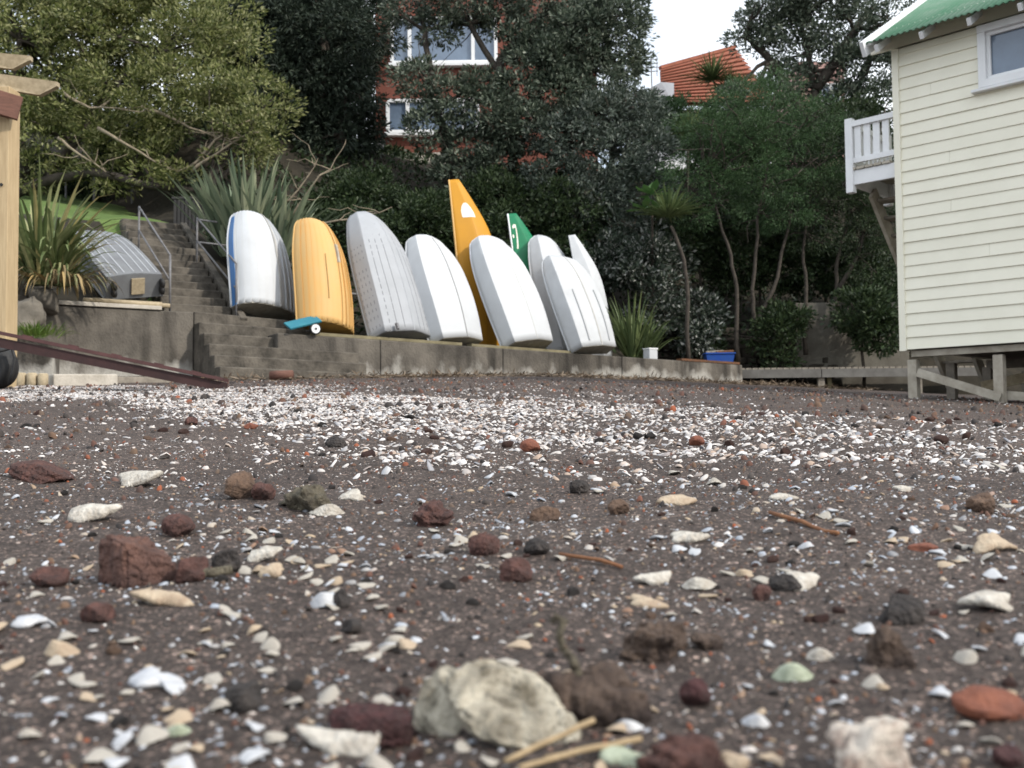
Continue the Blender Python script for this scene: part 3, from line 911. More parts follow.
# low block under the tuft
a = at(8, 350, 14.6); b_ = at(57, 350, 14.9)
t = thing('low_wall', 'low brown concrete block wall with a grass tuft on top', 'wall', (a.x, a.y, 0.8))
m_ = MB(); m_.beam((a.x - 0.5, a.y, 1.10), (b_.x, b_.y, 1.10), 0.5, 0.9); m_.build('wall_face', M['concrete'], t, bevel=0.03)

M['deckside'] = mat('dull_deck_fascia', (0.15, 0.145, 0.135), 0.8, (0.10, 0.095, 0.088), 3, 0.2, 20)
# ------------------------------------------------------------------ boardwalk and rock wall on the right
t = thing('boardwalk', 'low grey boardwalk on short posts beyond the end of the sea wall', 'boardwalk', (7.4, 23.6, 0.9))
za, zb = 1.60, 1.55
m_ = MB()
for i in range(46):
    x = 5.0 + i * 0.1475
    m_.box((x, 24.3, za - 0.02), (0.125, 1.5, 0.04))
m_.build('deck_boards', M['grey_timber'], t)
for x0, x1 in ((5.0, 7.28), (7.30, 11.6)):
    m_ = MB(); m_.box(((x0 + x1) / 2, 23.53, za - 0.14), (x1 - x0, 0.06, 0.2)); m_.build('fascia', M['deckside'], t)
for x in (7.3, 9.6, 11.2):
    m_ = MB(); m_.box((x, 23.62, 1.05), (0.15, 0.12, 0.95)); m_.build('post', M['grey_timber'], t)
m_ = MB(); m_.box((7.55, 23.8, 1.05), (0.10, 0.1, 0.9)); m_.build('post', M['plank'], t)

# ------------------------------------------------------------------ stones
def rock_mesh(seed, sub=3, cuts=5, rough=0.12, sq=(1, 1, 0.7)):
    r_ = np.random.default_rng(seed)
    import bmesh
    bm = bmesh.new()
    bmesh.ops.create_icosphere(bm, subdivisions=sub, radius=1)
    v = np.array([x.co[:] for x in bm.verts])
    f = [tuple(q.index for q in x.verts) for x in bm.faces]
    bm.free()
    for _ in range(cuts):                      # knock flats off
        n_ = r_.normal(size=3); n_ /= np.linalg.norm(n_)
        d = r_.uniform(0.55, 0.85)
        e_ = np.maximum(v @ n_ - d, 0)
        v -= e_[:, None] * n_ * 0.92
    ph = r_.uniform(0, 6, (9, 3)); fr = r_.normal(size=(9, 3)) * np.array([1.5, 2, 3, 5, 7, 10, 15, 21, 30])[:, None]
    for k in range(9):
        v *= (1 + rough / (1 + k * .55) * np.sin(v @ fr[k] + ph[k, 0]))[:, None]
    return v * np.array(sq), f

def stone(name, label, cat, pos, size, m, seed, rotz=0.0, tilt=0.0, cuts=5, rough=0.1, sq=(1, 1, 0.7), sub=3, sink=0.2, smooth=True):
    v, f = rock_mesh(seed, sub, cuts, rough, sq)
    v = v * size / 2
    Rm = np.array(Matrix.Rotation(rotz, 3, 'Z') @ Matrix.Rotation(tilt, 3, 'Y'))
    v = v @ Rm.T
    h_ = v[:, 2].max() - v[:, 2].min()
    v[:, 2] -= v[:, 2].min() + sink * h_
    o = mesh_obj(name, v, f, m, None, smooth=smooth)
    o.location = pos
    return tag(o, label, cat)

for i, (px, py, Y, s, lab) in enumerate(((24, 318, 15.2, 0.85, 'large grey boulder below the left flax'), (44, 300, 15.7, 0.6, 'tilted grey boulder beside the retaining wall coping'), (14, 292, 15.8, 0.6, 'pale boulder tucked under the flax at far left'))):
    stone('boulder', lab, 'boulder', at(px, py, Y), s, M['rock'], 70 + i, i, 0.3, cuts=8, sub=4, sq=(1, .8, .75), sink=0.5)

# dry stone wall along the right bank
t = thing('stone_wall', 'dark dry stone bank wall behind the boardwalk', 'wall', (7.0, 25.4, 1.1))
vv, ff = [], []
off = 0
for row in range(9):
    x = 3.6
    while x < 8.0:
        wv = rng.uniform(0.16, 0.6)
        v, f = rock_mesh(300 + int(rng.integers(60)), 3, 4, 0.05, (1, 1, 1)); v = np.sign(v) * np.abs(v) ** .55 * np.array([wv / 2 * 1.12, 0.25, 0.115 * rng.uniform(.85, 1.2)])
        v = v + np.array([x + wv / 2, 25.35 + row * 0.045 + rng.uniform(-.05, .05), 1.12 + row * 0.19])
        vv.append(v); ff += [tuple(i + off for i in q) for q in f]; off += len(v)
        x += wv
mesh_obj('stones', np.concatenate(vv), ff, M['darkrock'], t)
t = thing('retaining_wall', 'grey concrete retaining panel in the shade behind the boardwalk', 'wall', (7.9, 25.3, 1.1))
m_ = MB(); a, b_ = at(795, 310, 25.3), at(908, 310, 25.3)
m_.box(((a.x + b_.x) / 2, 25.45, 2.2), (b_.x - a.x, 0.3, 2.3)); m_.build('panel', mat('grey_panel_concrete', (0.16, 0.15, 0.125), 0.9, (0.10, 0.09, 0.075), 2, 0.3, 20), t, bevel=0.02)  # mid grey concrete with darker mottling

# ------------------------------------------------------------------ weatherboard boat shed on piles
CX, CY = 4.89, 12.5
k_ = math.sqrt(0.5)
def H(s, d, z):
    return Vector((CX + k_ * s + k_ * d, CY - k_ * s + k_ * d, z))
HS, HD, HO = Vector((k_, -k_, 0)), Vector((k_, k_, 0)), Vector((-k_, -k_, 0))
HLEN, HDEP, ZB, ZT = 6.5, 5.6, 1.15, 4.96
t = thing('boat_shed', 'cream weatherboard boat shed on timber piles with a green iron roof', 'shed', H(0, 0, 0.5))
# lapped boards with a true shadow step
def boards(s0, s1, dd, z0, z1, hole=None):
    m_ = MB()
    ex = 0.149
    n = int(math.ceil((z1 - z0) / ex))
    for i in range(n):
        za, zb = z0 + i * ex, min(z0 + (i + 1) * ex, z1)
        spans = [(s0, s1)]
        if hole and za > hole[2] - 0.10 and za < hole[3]:
            spans = [(s0, hole[0]), (hole[1], s1)]
        cutspans = []
        for a_, b_ in spans:
            c_ = a_ + (rng.uniform(0.3, 1.4) if rng.random() < .12 else rng.uniform(2.2, 4))
            while c_ < b_ - .2:
                cutspans.append((a_, c_ - .0015)); a_ = c_ + .0015; c_ += rng.uniform(2.6, 4.4)
            cutspans.append((a_, b_))
        for a_, b_ in cutspans:
            p = lambda s_, out, z_: H(s_, dd - out, z_)
            jig = rng.uniform(-.003, .003)
            m_.add([p(a_, .028 + jig, za), p(b_, .028 + jig, za), p(b_, .012, zb), p(a_, .012, zb), p(a_, 0, za), p(b_, 0, za), p(b_, -.01, zb), p(a_, -.01, zb)],
                   [(0, 1, 2, 3), (0, 4, 5, 1), (3, 2, 6, 7), (0, 3, 7, 4), (1, 5, 6, 2)])
    return m_
WIN = (1.09, 2.5, 4.24, 4.90)
boards(0.05, HLEN, 0, ZB, ZT, WIN).build('wall', M['cream'], t)
m_ = MB()
for (a_, b_) in (((0.02, 0.02), (0.02, HDEP)), ((0.02, HDEP), (HLEN, HDEP)), ((HLEN, HDEP), (HLEN, 0.02))):
    pa, pb = H(*a_, (ZB + ZT) / 2), H(*b_, (ZB + ZT) / 2)
    m_.beam(pa, pb, 0.06, ZT - ZB - 0.01)
gab = [H(0.02, -0.05, ZT), H(0.02, HDEP + 0.05, ZT), H(0.02, HDEP / 2, ZT + 1.6)]
m_.prism(gab, HS * 0.04)
m_.prism([p_ + HS * (HLEN - 0.05) for p_ in gab], HS * 0.04)
m_.build('side_walls', M['cream'], t)
m_ = MB(); m_.beam(H(0.03, 0.01, ZB - 0.02), H(0.03, 0.01, ZT), 0.085, 0.11, up=HO); m_.build('corner_board', M['cream'], t, bevel=0.006)
m_ = MB(); m_.beam(H(0.1, 2.8, ZB + 0.03), H(HLEN, 2.8, ZB + 0.03), HDEP - 0.3, 0.05); m_.build('floor', M['grey_timber'], t)
# window
fr = MB()
for a_, b_ in (((WIN[0], WIN[2]), (WIN[1], WIN[2])), ((WIN[0], WIN[3]), (WIN[1], WIN[3]))):
    fr.beam(H(a_[0] - .045, -0.045, a_[1]), H(b_[0] + .045, -0.045, b_[1]), 0.07, 0.09)
for s_ in (WIN[0], WIN[1]):
    fr.beam(H(s_, -0.042, WIN[2] + .045), H(s_, -0.042, WIN[3] - .045), 0.09, 0.065, up=HO)
win = fr.build('window', M['white_paint'], t, bevel=0.005)
sash = MB()
i0 = (WIN[0] + .045, WIN[1] - .045, WIN[2] + .045, WIN[3] - .045)
for z_ in (i0[2] + .022, i0[3] - .022):
    sash.beam(H(i0[0], -0.01, z_), H(i0[1], -0.01, z_), 0.04, 0.044)
for s_ in (i0[0] + .022, (i0[0] + i0[1]) / 2, i0[1] - .022):
    sash.beam(H(s_, -0.012, i0[2] + .044), H(s_, -0.012, i0[3] - .044), 0.044, 0.04, up=HO)
def under(o, par):
    o.parent = par
    return o
def sub(mb_, name, m, par, bevel=0):
    par_o = par
    v = np.array(mb_.v) - np.array(par.parent['org'])
    o = mesh_obj(name, v, mb_.f, m, None, bevel=bevel)
    o.parent = par_o
    return o
sub(sash, 'sash', M['white_paint'], win, 0.004)
m_ = MB(); m_.beam(H(i0[0], 0.015, (i0[2] + i0[3]) / 2), H(i0[1], 0.015, (i0[2] + i0[3]) / 2), 0.01, i0[3] - i0[2]); sub(m_, 'pane', M['glass_blue'], win)
m_ = MB(); m_.beam(H(WIN[0] - .12, -0.07, WIN[2] - .075), H(WIN[1] + .12, -0.07, WIN[2] - .075), 0.09, 0.035); sub(m_, 'sill', M['white_paint'], win, 0.005)
# roof
pit = math.tan(R(31))
def roofmesh(d0, d1, z0, s0, s1):
    m_ = MB(); n = int((s1 - s0) / 0.019); ds = (s1 - s0) / n
    rows = []
    for d_ in (d0, (d0 + d1) / 2, d1):
        zz = z0 + abs(d_ - d0) * pit
        rows.append([H(s0 + i * ds, d_, zz + 0.012 * math.sin((s0 + i * ds) * 2 * math.pi / 0.076)) for i in range(n + 1)])
    vs = [v for r_ in rows for v in r_]
    m_.add(vs, [(i * (n + 1) + j, i * (n + 1) + j + 1, (i + 1) * (n + 1) + j + 1, (i + 1) * (n + 1) + j) for i in range(2) for j in range(n)])
    return m_
rz = ZT + 0.03
r1 = roofmesh(-0.42, HDEP / 2, rz, -0.20, HLEN + 0.3)
r2 = roofmesh(HDEP + 0.42, HDEP / 2, rz, -0.20, HLEN + 0.3)
rf = MB(); rf.add(r1.v, r1.f); rf.add(r2.v, r2.f)
roof = rf.build('roof', M['roofgreen'], t, smooth=True)
sd = roof.modifiers.new('thick', 'SOLIDIFY'); sd.thickness = 0.012; sd.offset = 0
zr = rz + (HDEP / 2 + 0.42) * pit
for s_ in (-0.19, HLEN + 0.28):
    for d_ in (-0.46, HDEP + 0.46):
        m_ = MB(); m_.beam(H(s_, d_, rz - 0.085), H(s_, HDEP / 2, zr - 0.07), 0.05, 0.19)
        m_.build('barge_board', M['white_paint'], t, bevel=0.004)
m_ = MB(); m_.beam(H(-0.17, -0.40, rz + .0), H(-0.17, HDEP / 2, zr + .0), 0.16, 0.05); m_.build('barge_flashing', M['white_paint'], t)
for s_ in np.arange(-0.05, HLEN, 0.56):
    m_ = MB(); m_.beam(H(s_, -0.38, rz - 0.085), H(s_, 0.35, rz - 0.085 + 0.73 * pit), 0.045, 0.085); m_.build('rafter_tail', M['white_paint'], t)
m_ = MB(); m_.beam(H(-0.3, 0.02, rz + 0.13), H(HLEN, 0.02, rz + 0.13), 0.03, 0.26); m_.build('eave_board', M['cream'], t)
# piles, bearer, braces
def gz_(p_):
    return float(ground(p_.x, p_.y))
m_ = MB(); m_.beam(H(0.1, 0.10, ZB - 0.055), H(HLEN, 0.10, ZB - 0.055), 0.12, 0.075); m_.build('bearer', M['white_dirty'], t)
m_ = MB(); m_.beam(H(0.1, 2.6, ZB - 0.09), H(HLEN, 2.6, ZB - 0.09), 0.12, 0.12); m_.build('bearer', M['grey_timber'], t)
for d_ in (0.10, 1.3, 2.6, 4.2, 5.4):
    for j, s_ in enumerate((0.10, 1.12, 2.4, 3.8, 5.2, 6.3)):
        p_ = H(s_, d_, 0)
        m_ = MB(); hh_ = ZB - 0.125; g_ = min(gz_(p_), 0.9) - 0.25
        m_.box((p_.x, p_.y, (hh_ + g_) / 2), (0.11, 0.11, hh_ - g_), Matrix.Rotation(R(-45), 3, 'Z'))
        m_.build('pile', M['white_dirty'] if d_ < 1 else M['grey_timber'], t)
m_ = MB(); m_.beam(H(0.18, 0.02, 0.86), H(1.15, 0.02, 0.52), 0.03, 0.10); m_.build('brace', M['white_dirty'], t)
m_ = MB(); m_.beam(H(1.15, 0.2, 0.55), H(2.4, 0.2, 0.42), 0.03, 0.10); m_.build('brace', M['white_dirty'], t)
m_ = MB(); m_.beam(H(0.5, 1.25, 0.7), H(2.5, 1.25, 1.05), 0.04, 0.13); m_.build('brace', M['pine_aged'], t)
# balcony
Zd = 3.53
m_ = MB(); m_.beam(H(-0.64, 0.05, Zd - 0.085), H(-0.04, 0.05, Zd - 0.085), 0.05, 0.19); m_.beam(H(-0.64, 0.05 + 1.1, Zd - 0.085), H(-0.04, 1.15, Zd - 0.085), 0.05, 0.19)
m_.beam(H(-0.63, 0.08, Zd - 0.085), H(-0.63, 1.12, Zd - 0.085), 0.05, 0.19)
bal = m_.build('balcony', M['white_paint'], t, bevel=0.004)
m_ = MB()
for s_ in np.arange(-0.60, -0.03, 0.115):
    m_.beam(H(s_, -0.0, Zd + 0.03), H(s_, 1.2, Zd + 0.03), 0.1, 0.03)
sub(m_, 'decking', M['white_dirty'], bal)
for d_ in (0.04, 1.14):
    m_ = MB(); p_ = H(-0.63, d_, 0); m_.box((p_.x, p_.y, Zd + 0.21), (0.10, 0.10, 0.98), Matrix.Rotation(R(-45), 3, 'Z')); sub(m_, 'corner_post', M['white_paint'], bal, 0.006)
m_ = MB(); m_.beam(H(-0.64, 0.04, Zd + 0.62), H(-0.02, 0.04, Zd + 0.62), 0.09, 0.07); m_.beam(H(-0.63, 0.08, Zd + 0.62), H(-0.63, 1.12, Zd + 0.62), 0.09, 0.07); sub(m_, 'top_rail', M['white_paint'], bal)
m_ = MB(); m_.beam(H(-0.60, 0.04, Zd + 0.14), H(-0.02, 0.04, Zd + 0.14), 0.05, 0.07); m_.beam(H(-0.63, 0.08, Zd + 0.14), H(-0.63, 1.12, Zd + 0.14), 0.05, 0.07); sub(m_, 'bottom_rail', M['white_paint'], bal)
for s_ in np.arange(-0.52, -0.05, 0.125):
    m_ = MB(); m_.beam(H(s_, 0.04, Zd + 0.175), H(s_, 0.04, Zd + 0.585), 0.085, 0.03, up=HO); sub(m_, 'baluster', M['white_paint'], bal)
for d_ in np.arange(0.2, 1.1, 0.135):
    m_ = MB(); m_.beam(H(-0.63, d_, Zd + 0.175), H(-0.63, d_, Zd + 0.585), 0.085, 0.03, up=HS); sub(m_, 'baluster', M['white_paint'], bal)
st = MB()
for s_ in (-0.58, -0.06):
    st.beam(H(s_, 0.55, Zd - 0.20), H(s_, 3.0, Zd - 2.75), 0.05, 0.2)
stair = st.build('outside_stair', M['white_dirty'], t)
for i in range(11):
    m_ = MB(); d_ = 0.72 + 0.2 * i; z_ = Zd - 0.30 - 0.21 * i
    m_.beam(H(-0.55, d_, z_), H(-0.09, d_, z_), 0.22, 0.035); sub(m_, 'tread', M['grey_timber'], stair)

# ------------------------------------------------------------------ houses on the hill
def wallbox(m_, x0, x1, y0, y1, z0, z1):
    m_.box(((x0 + x1) / 2, (y0 + y1) / 2, (z0 + z1) / 2), (x1 - x0, y1 - y0, z1 - z0))
Yh = 35.0
bl, br_ = at(376, 160, Yh), at(502, 160, Yh)
t = thing('brick_house', 'red brick house with white windows behind the middle trees', 'house', (bl.x, Yh, bl.z))
m_ = MB(); wallbox(m_, bl.x, br_.x + 3.4, Yh, Yh + 7, bl.z - 2, at(0, -70, Yh).z); m_.build('wall', M['brick'], t)
a, b_ = at(372, 153, 34.0), at(432, 170, 34.0)
m_ = MB(); wallbox(m_, a.x, b_.x + 0.8, 34.0, 35.0, b_.z, a.z); m_.build('balcony_slab', M['concrete_pale'], t)
def house_window(t, x0, y0, x1, y1, Y, mull, Yp=0.0):
    A, B = at(x0, y0, Y), at(x1, y1, Y)
    f_ = MB(); th = 0.11
    for z_ in (A.z - th / 2, B.z + th / 2):
        f_.box(((A.x + B.x) / 2, Y - 0.05, z_), (B.x - A.x, 0.14, th))
    for k in [0.0] + mull + [1.0]:
        x = A.x + (B.x - A.x) * k
        f_.box((x, Y - 0.053, (A.z + B.z) / 2), (0.12, 0.14, A.z - B.z - 2 * th))
    wn = f_.build('window', M['white_paint'], t)
    g_ = MB(); g_.box(((A.x + B.x) / 2, Y - 0.01, (A.z + B.z) / 2), (B.x - A.x - .1, 0.03, A.z - B.z - .1)); sub(g_, 'pane', M['glass_blue'], wn)
    s_ = MB(); s_.box(((A.x + B.x) / 2, Y - 0.1, B.z - 0.06), (B.x - A.x + .2, 0.3, 0.11)); sub(s_, 'sill', M['white_paint'], wn)
house_window(t, 392, 18, 496, 64, Yh, [0.17, 0.78])
house_window(t, 388, 100, 478, 133, Yh, [0.22, 0.6, 0.85])
# grey soffit wing on the left
pts = [at(306, 172, 33), at(382, 140, 33), at(384, 154, 33), at(306, 190, 33)]
m_ = MB(); m_.prism(pts, (0, 4, 0)); m_.build('wing_roof', mat('grey_eave', (0.17, 0.17, 0.18), 0.7, (0.13, 0.13, 0.135), 3), t)
pts = [at(300, 188, 33.3), at(378, 156, 33.3), at(384, 215, 33.3), at(300, 215, 33.3)]
m_ = MB(); m_.prism(pts, (0, 3, 0)); m_.build('wing_wall', M['brick'], t)
house_window(t, 310, 152 + 20, 346, 200, 33.25, [0.5])

Yt = 46
t = thing('terracotta_house', 'house with a terracotta tiled roof and white gable showing above the trees', 'house', at(690, 105, Yt))
e0, e1 = at(655, 106, Yt), at(770, 106, Yt)
r0, r1_ = at(661, 72, Yt + 3.5), at(738, 49, Yt + 3.5)
m_ = MB()
a, b_, c_, d_ = at(662, 104, Yt), at(775, 104, Yt), at(735, 49, Yt + 3.0), at(660, 70, Yt + 1.5)
rows = 13
nrm_ = Vector((0, -.7, .7))
m_.add([p_ - nrm_ * .06 for p_ in (a, b_, c_, d_)], [(0, 1, 2, 3)])
for i in range(rows):
    k0, k1 = max(i - .3, -.1) / rows, (i + .95) / rows
    m_.add([a.lerp(d_, k0) + nrm_ * .16, b_.lerp(c_, k0) + nrm_ * .16, b_.lerp(c_, k1) + nrm_ * .03, a.lerp(d_, k1) + nrm_ * .03], [(0, 1, 2, 3)])
rf = m_.build('roof', M['terracotta'], t)
sd = rf.modifiers.new('thick', 'SOLIDIFY'); sd.thickness = 0.05; sd.offset = -1
m_ = MB(); m_.beam(d_ + ZV * 0.1, c_ + ZV * 0.1, 0.25, 0.16); sub(m_, 'ridge_tiles', M['terracotta'], rf)
pts = [at(652, 104, Yt + .4), at(674, 104, Yt - .3), at(674, 83, Yt - .3), at(661, 82, Yt), at(650, 88, Yt + .4)]
m_ = MB(); m_.prism(pts, (0, 1.2, 0)); m_.build('gable_wall', M['white_paint'], t)
m_ = MB(); wallbox(m_, at(650, 0, Yt).x, at(780, 0, Yt).x, Yt + 1.6, Yt + 6, 9, at(0, 104, Yt).z - 0.1); m_.build('wall', M['white_paint'], t)
m_ = MB(); pts = [at(650, 104, Yt - .35), at(676, 108, Yt - .35), at(676, 112, Yt - .35), at(650, 108, Yt - .35)]
m_.prism(pts, (0, 0.5, 0)); m_.build('lower_eave', M['terracotta'], t)
t = thing('tv_aerial', 'thin white television aerial beside the terracotta roof', 'aerial', at(652, 90, Yt))
m_ = MB(); m_.tube([at(652, 92, Yt), at(651, 56, Yt)], 0.03, 5); m_.build('mast', M['galv'], t)
for yy in (60, 64, 68, 72):
    m_ = MB(); m_.tube([at(645, yy, Yt), at(658, yy - 1, Yt)], 0.022, 5); m_.build('rod', M['galv'], t)
for xx in (646, 657):
    m_ = MB(); m_.tube([at(xx, 57, Yt), at(xx, 76, Yt)], 0.018, 5); m_.build('rod', M['galv'], t)
t = thing('pink_house', 'pale pink house wall glimpsed through the trees at upper right', 'house', at(806, 110, 50))
m_ = MB(); a, b_ = at(798, 62, 50), at(846, 130, 50); wallbox(m_, a.x, b_.x, 50, 55, b_.z - 2, a.z); m_.build('wall', mat('pink_plaster', (0.42, 0.27, 0.24), 0.9, (0.36, 0.23, 0.2), 2), t)
house_window(t, 820, 84, 840, 104, 49.9, [0.5])
t = thing('white_house', 'sliver of a white house beyond the pergola post', 'house', at(15, 150, 34))
m_ = MB(); a, b_ = at(-30, 112, 34), at(24, 156, 34); wallbox(m_, a.x, b_.x, 34, 38, b_.z - 1.5, a.z); m_.build('wall', M['white_paint'], t)
house_window(t, 9, 120, 22, 140, 33.95, [])

# bin and fence stakes on the lawn
a, b_ = at(173, 237, 22.4), at(199, 237, 22.4)
t = thing('litter_bin', 'dark slatted litter bin at the head of the lawn steps', 'bin', ((a.x + b_.x) / 2, 22.6, a.z))
m_ = MB(); hb = at(180, 199, 22.4).z - a.z
m_.box(((a.x + b_.x) / 2, 22.65, a.z + hb / 2), (b_.x - a.x - .06, 0.42, hb - .04)); m_.build('liner', M['black'], t)
for x in np.linspace(a.x + .04, b_.x - .04, 7):
    for yy in (22.42, 22.88):
        m_ = MB(); m_.box((x, yy, a.z + hb / 2), (0.062, 0.025, hb)); m_.build('slat', M['darkslat'], t)
m_ = MB(); m_.box(((a.x + b_.x) / 2, 22.65, a.z + hb + 0.03), (b_.x - a.x + .06, 0.52, 0.05)); m_.build('lid', M['darkslat'], t)
for i, (px, y0, y1, Y) in enumerate(((66, 172, 200, 27), (94, 178, 202, 27), (132, 185, 213, 26.0))):
    p_ = at(px, y1, Y); z0 = float(hill(p_.x, p_.y)); tp = at(px, y0, Y)
    m_ = MB(); m_.tube([(p_.x, p_.y, z0 - .2), (tp.x, tp.y, max(tp.z, z0 + .8))], 0.03, 7)
    tag(m_.build('fence_stake', M['galv'], None), ['leftmost thin grey fence stake on the lawn', 'middle thin grey fence stake on the lawn', 'thin grey fence stake behind the left handrail'][i], 'stake', 'fence stakes on the lawn')

# ------------------------------------------------------------------ foliage
def leaf_quads(c, d, ln, wd, r_):
    """diamond leaves: c base points, d directions, creased along the middle"""
    n = len(c)
    d = d / np.maximum(np.linalg.norm(d, axis=1, keepdims=True), 1e-6)
    q = r_.normal(size=(n, 3))
    s = np.cross(d, q); s /= np.maximum(np.linalg.norm(s, axis=1, keepdims=True), 1e-6)
    ln = ln * r_.uniform(0.65, 1.3, (n, 1)); wd = wd * r_.uniform(0.7, 1.25, (n, 1))
    mid = c + d * ln * 0.5
    v = np.stack([c, mid + s * wd / 2, c + d * ln, mid - s * wd / 2], 1).reshape(-1, 3)
    f = np.arange(n * 4).reshape(-1, 4)
    return v, f

def crown_cloud(blobs, clump_r, per, ln, wd, r_, dens=1.0, up=0.25, inner=0.5, droop=0.0):
    V_, n0 = [], 0
    for (c, rad) in blobs:
        rad = np.array(rad if hasattr(rad, '__len__') else (rad, rad, rad * 0.85))
        area = 4 * math.pi * (rad.prod() ** (2 / 3))
        k = max(4, int(dens * area / (clump_r ** 2 * 2.2)))
        u = r_.normal(size=(k, 3)); u /= np.linalg.norm(u, axis=1, keepdims=True)
        rr = r_.uniform(inner, 1.08, (k, 1)) ** 0.6
        cc = np.array(c) + u * rr * rad
        cr_ = clump_r * r_.uniform(0.55, 1.35, k)
        for i in range(k):
            m = int(per * r_.uniform(0.6, 1.3))
            w_ = r_.normal(size=(m, 3)); w_ /= np.linalg.norm(w_, axis=1, keepdims=True)
            pos = cc[i] + w_ * (cr_[i] * r_.uniform(0.25, 1, (m, 1)) ** 0.5) * np.array([1, 1, 0.55])
            dirs = w_ * 0.8 + u[i] * 0.5 + np.array([0, 0, up - droop]) + r_.normal(size=(m, 3)) * 0.35
            V_.append(leaf_quads(pos, dirs, ln, wd, r_)[0])
    v = np.concatenate(V_)
    return v, np.arange(len(v)).reshape(-1, 4)

def wiggle(a, b, n, amp, r_):
    a, b = np.array(a), np.array(b)
    L_ = np.linalg.norm(b - a)
    t_ = np.linspace(0, 1, n)
    p = a + (b - a) * t_[:, None]
    off = np.cumsum(r_.normal(size=(n, 3)) * amp * L_ / n, axis=0)
    off -= off[-1] * t_[:, None]
    return p + off * np.sin(np.pi * t_)[:, None] ** 0.5

def tree(name, label, base, trunks, blobs, lm, seed, clump_r=0.28, per=42, ln=0.15, wd=0.055, dens=1.0, bark='bark', r0=0.18, limbs=2, group=None, up=0.25, droop=0.0, inner=0.5, twigs=0):
    """trunks: list of point lists; limbs run from trunk tops out into the crown"""
    r_ = np.random.default_rng(seed)
    t = thing(name, label, 'tree' if 'tree' in name else 'shrub', base, group=group)
    m_ = MB()
    tops = []
    for tr in trunks:
        pts = []
        for a, b_ in zip(tr, tr[1:]):
            w_ = wiggle(a, b_, 5, 0.10, r_)
            pts += list(w_[:-1])
        pts.append(np.array(tr[-1]))
        rr = np.linspace(r0, r0 * 0.42, len(pts))
        m_.tube(pts, list(rr), 8)
        tops += [(np.array(p), r0 * 0.4) for p in pts[len(pts) // 2:]]
    for (c, rad) in blobs:
        rd = rad if not hasattr(rad, '__len__') else min(rad)
        best = min(tops, key=lambda q: np.linalg.norm(q[0] - np.array(c)))
        for _ in range(limbs):
            tip = np.array(c) + r_.normal(size=3) * rd * 0.45
            w_ = wiggle(best[0], tip, 8, 0.22, r_)
            m_.tube(w_, list(np.linspace(min(best[1], 0.09), 0.014, 8)), 5)
            for _ in range(twigs):
                s_ = w_[int(r_.integers(3, 7))]
                m_.tube(wiggle(s_, s_ + r_.normal(size=3) * rd * 0.6, 5, 0.3, r_), list(np.linspace(0.02, 0.006, 5)), 4)
    m_.build('trunk', M[bark], t, smooth=True)
    v, f = crown_cloud(blobs, clump_r, per, ln, wd, r_, dens, up, inner, droop)
    mesh_obj('crown', v, f, M[lm], t)
    return t
B = lambda px, py, Y, r: (tuple(at(px, py, Y)), r)
def base_of(px, Y, dz=0.0):
    p = at(px, 300, Y)
    return (p.x, Y, float(max(hill(p.x, Y), ground(p.x, Y))) + dz)

# sunlit tree overhanging the lawn
bs = base_of(20, 26)
bl_ = [(60, 55, 24.5, 2.1), (145, 35, 25, 1.9), (210, 55, 24.5, 1.45), (252, 108, 23.6, .95), (238, 142, 23.4, .75), (262, 130, 23.5, .7), (130, 105, 24, 1.25), (62, 128, 24, 1.3), (182, 98, 24, 1.2),
       (15, 25, 25, 2.0), (25, 40, 27.5, 2.6), (0, 100, 27.5, 2.2), (90, 70, 27.5, 2.6), (170, 60, 27, 2.0), (130, 0, 27.5, 2.4), (60, -15, 26, 2.2), (152, 166, 23.6, .55), (110, 172, 23.8, .55), (30, 165, 24.5, .8), (205, 15, 25.5, 1.2), (215, 98, 23.6, .8), (180, 176, 23.5, .4), (100, 5, 26, 2), (150, 150, 24.2, .5)]
tree('pohutukawa_tree', 'big sunlit olive green tree overhanging the lawn at left', bs,
     [[bs, at(30, 190, 25.5), at(60, 160, 25), at(110, 90, 25), at(160, 50, 25)], [bs, at(25, 170, 25), at(15, 100, 25), at(20, 40, 25)],
      [at(10, 195, 24.5), at(50, 180, 24.2), at(92, 172, 24), at(140, 184, 23.8), at(205, 190, 23.5)]],
     [B(*b) for b in bl_], 'leaf_lit', 21, 0.36, 90, 0.125, 0.05, .62, inner=.8, r0=0.16, limbs=2, up=0.3, twigs=1)
def dead_branch(pts, r0, seed, k=5):
    r_ = np.random.default_rng(seed); m_ = MB()
    P_ = [np.array(p) for p in pts]
    allp = []
    for a, b_ in zip(P_, P_[1:]):
        allp += list(wiggle(a, b_, 5, 0.2, r_)[:-1])
    allp.append(P_[-1])
    m_.tube(allp, list(np.linspace(r0, r0 * .25, len(allp))), 6)
    for _ in range(k):
        i = int(r_.integers(2, len(allp)))
        d = np.array([r_.normal() * .8, r_.normal() * .3, r_.uniform(-.2, 0.9)]) * r_.uniform(.3, .8)
        m_.tube(wiggle(allp[i], allp[i] + d, 6, .35, r_), list(np.linspace(r0 * .4, .005, 6)), 4)
    return m_
mm_ = MB()
for i, pts in enumerate(([(62, 92), (90, 108), (140, 112)], [(58, 138), (80, 155), (106, 172)], [(98, 128), (140, 152), (178, 172)], [(192, 172), (222, 150), (262, 132)], [(186, 170), (215, 140), (250, 120)], [(150, 110), (190, 128), (240, 145)])):
    q = dead_branch([at(x, y, 22.9 + .1 * i) for x, y in pts], 0.045, 40 + i, 7); mm_.add(q.v, q.f)
o = mm_.build('bare_branches', M['bark_pale'], None, smooth=True)
o.parent = bpy.data.objects['pohutukawa_tree']; o.data.transform(Matrix.Translation(-Vector(bpy.data.objects['pohutukawa_tree']['org'])))

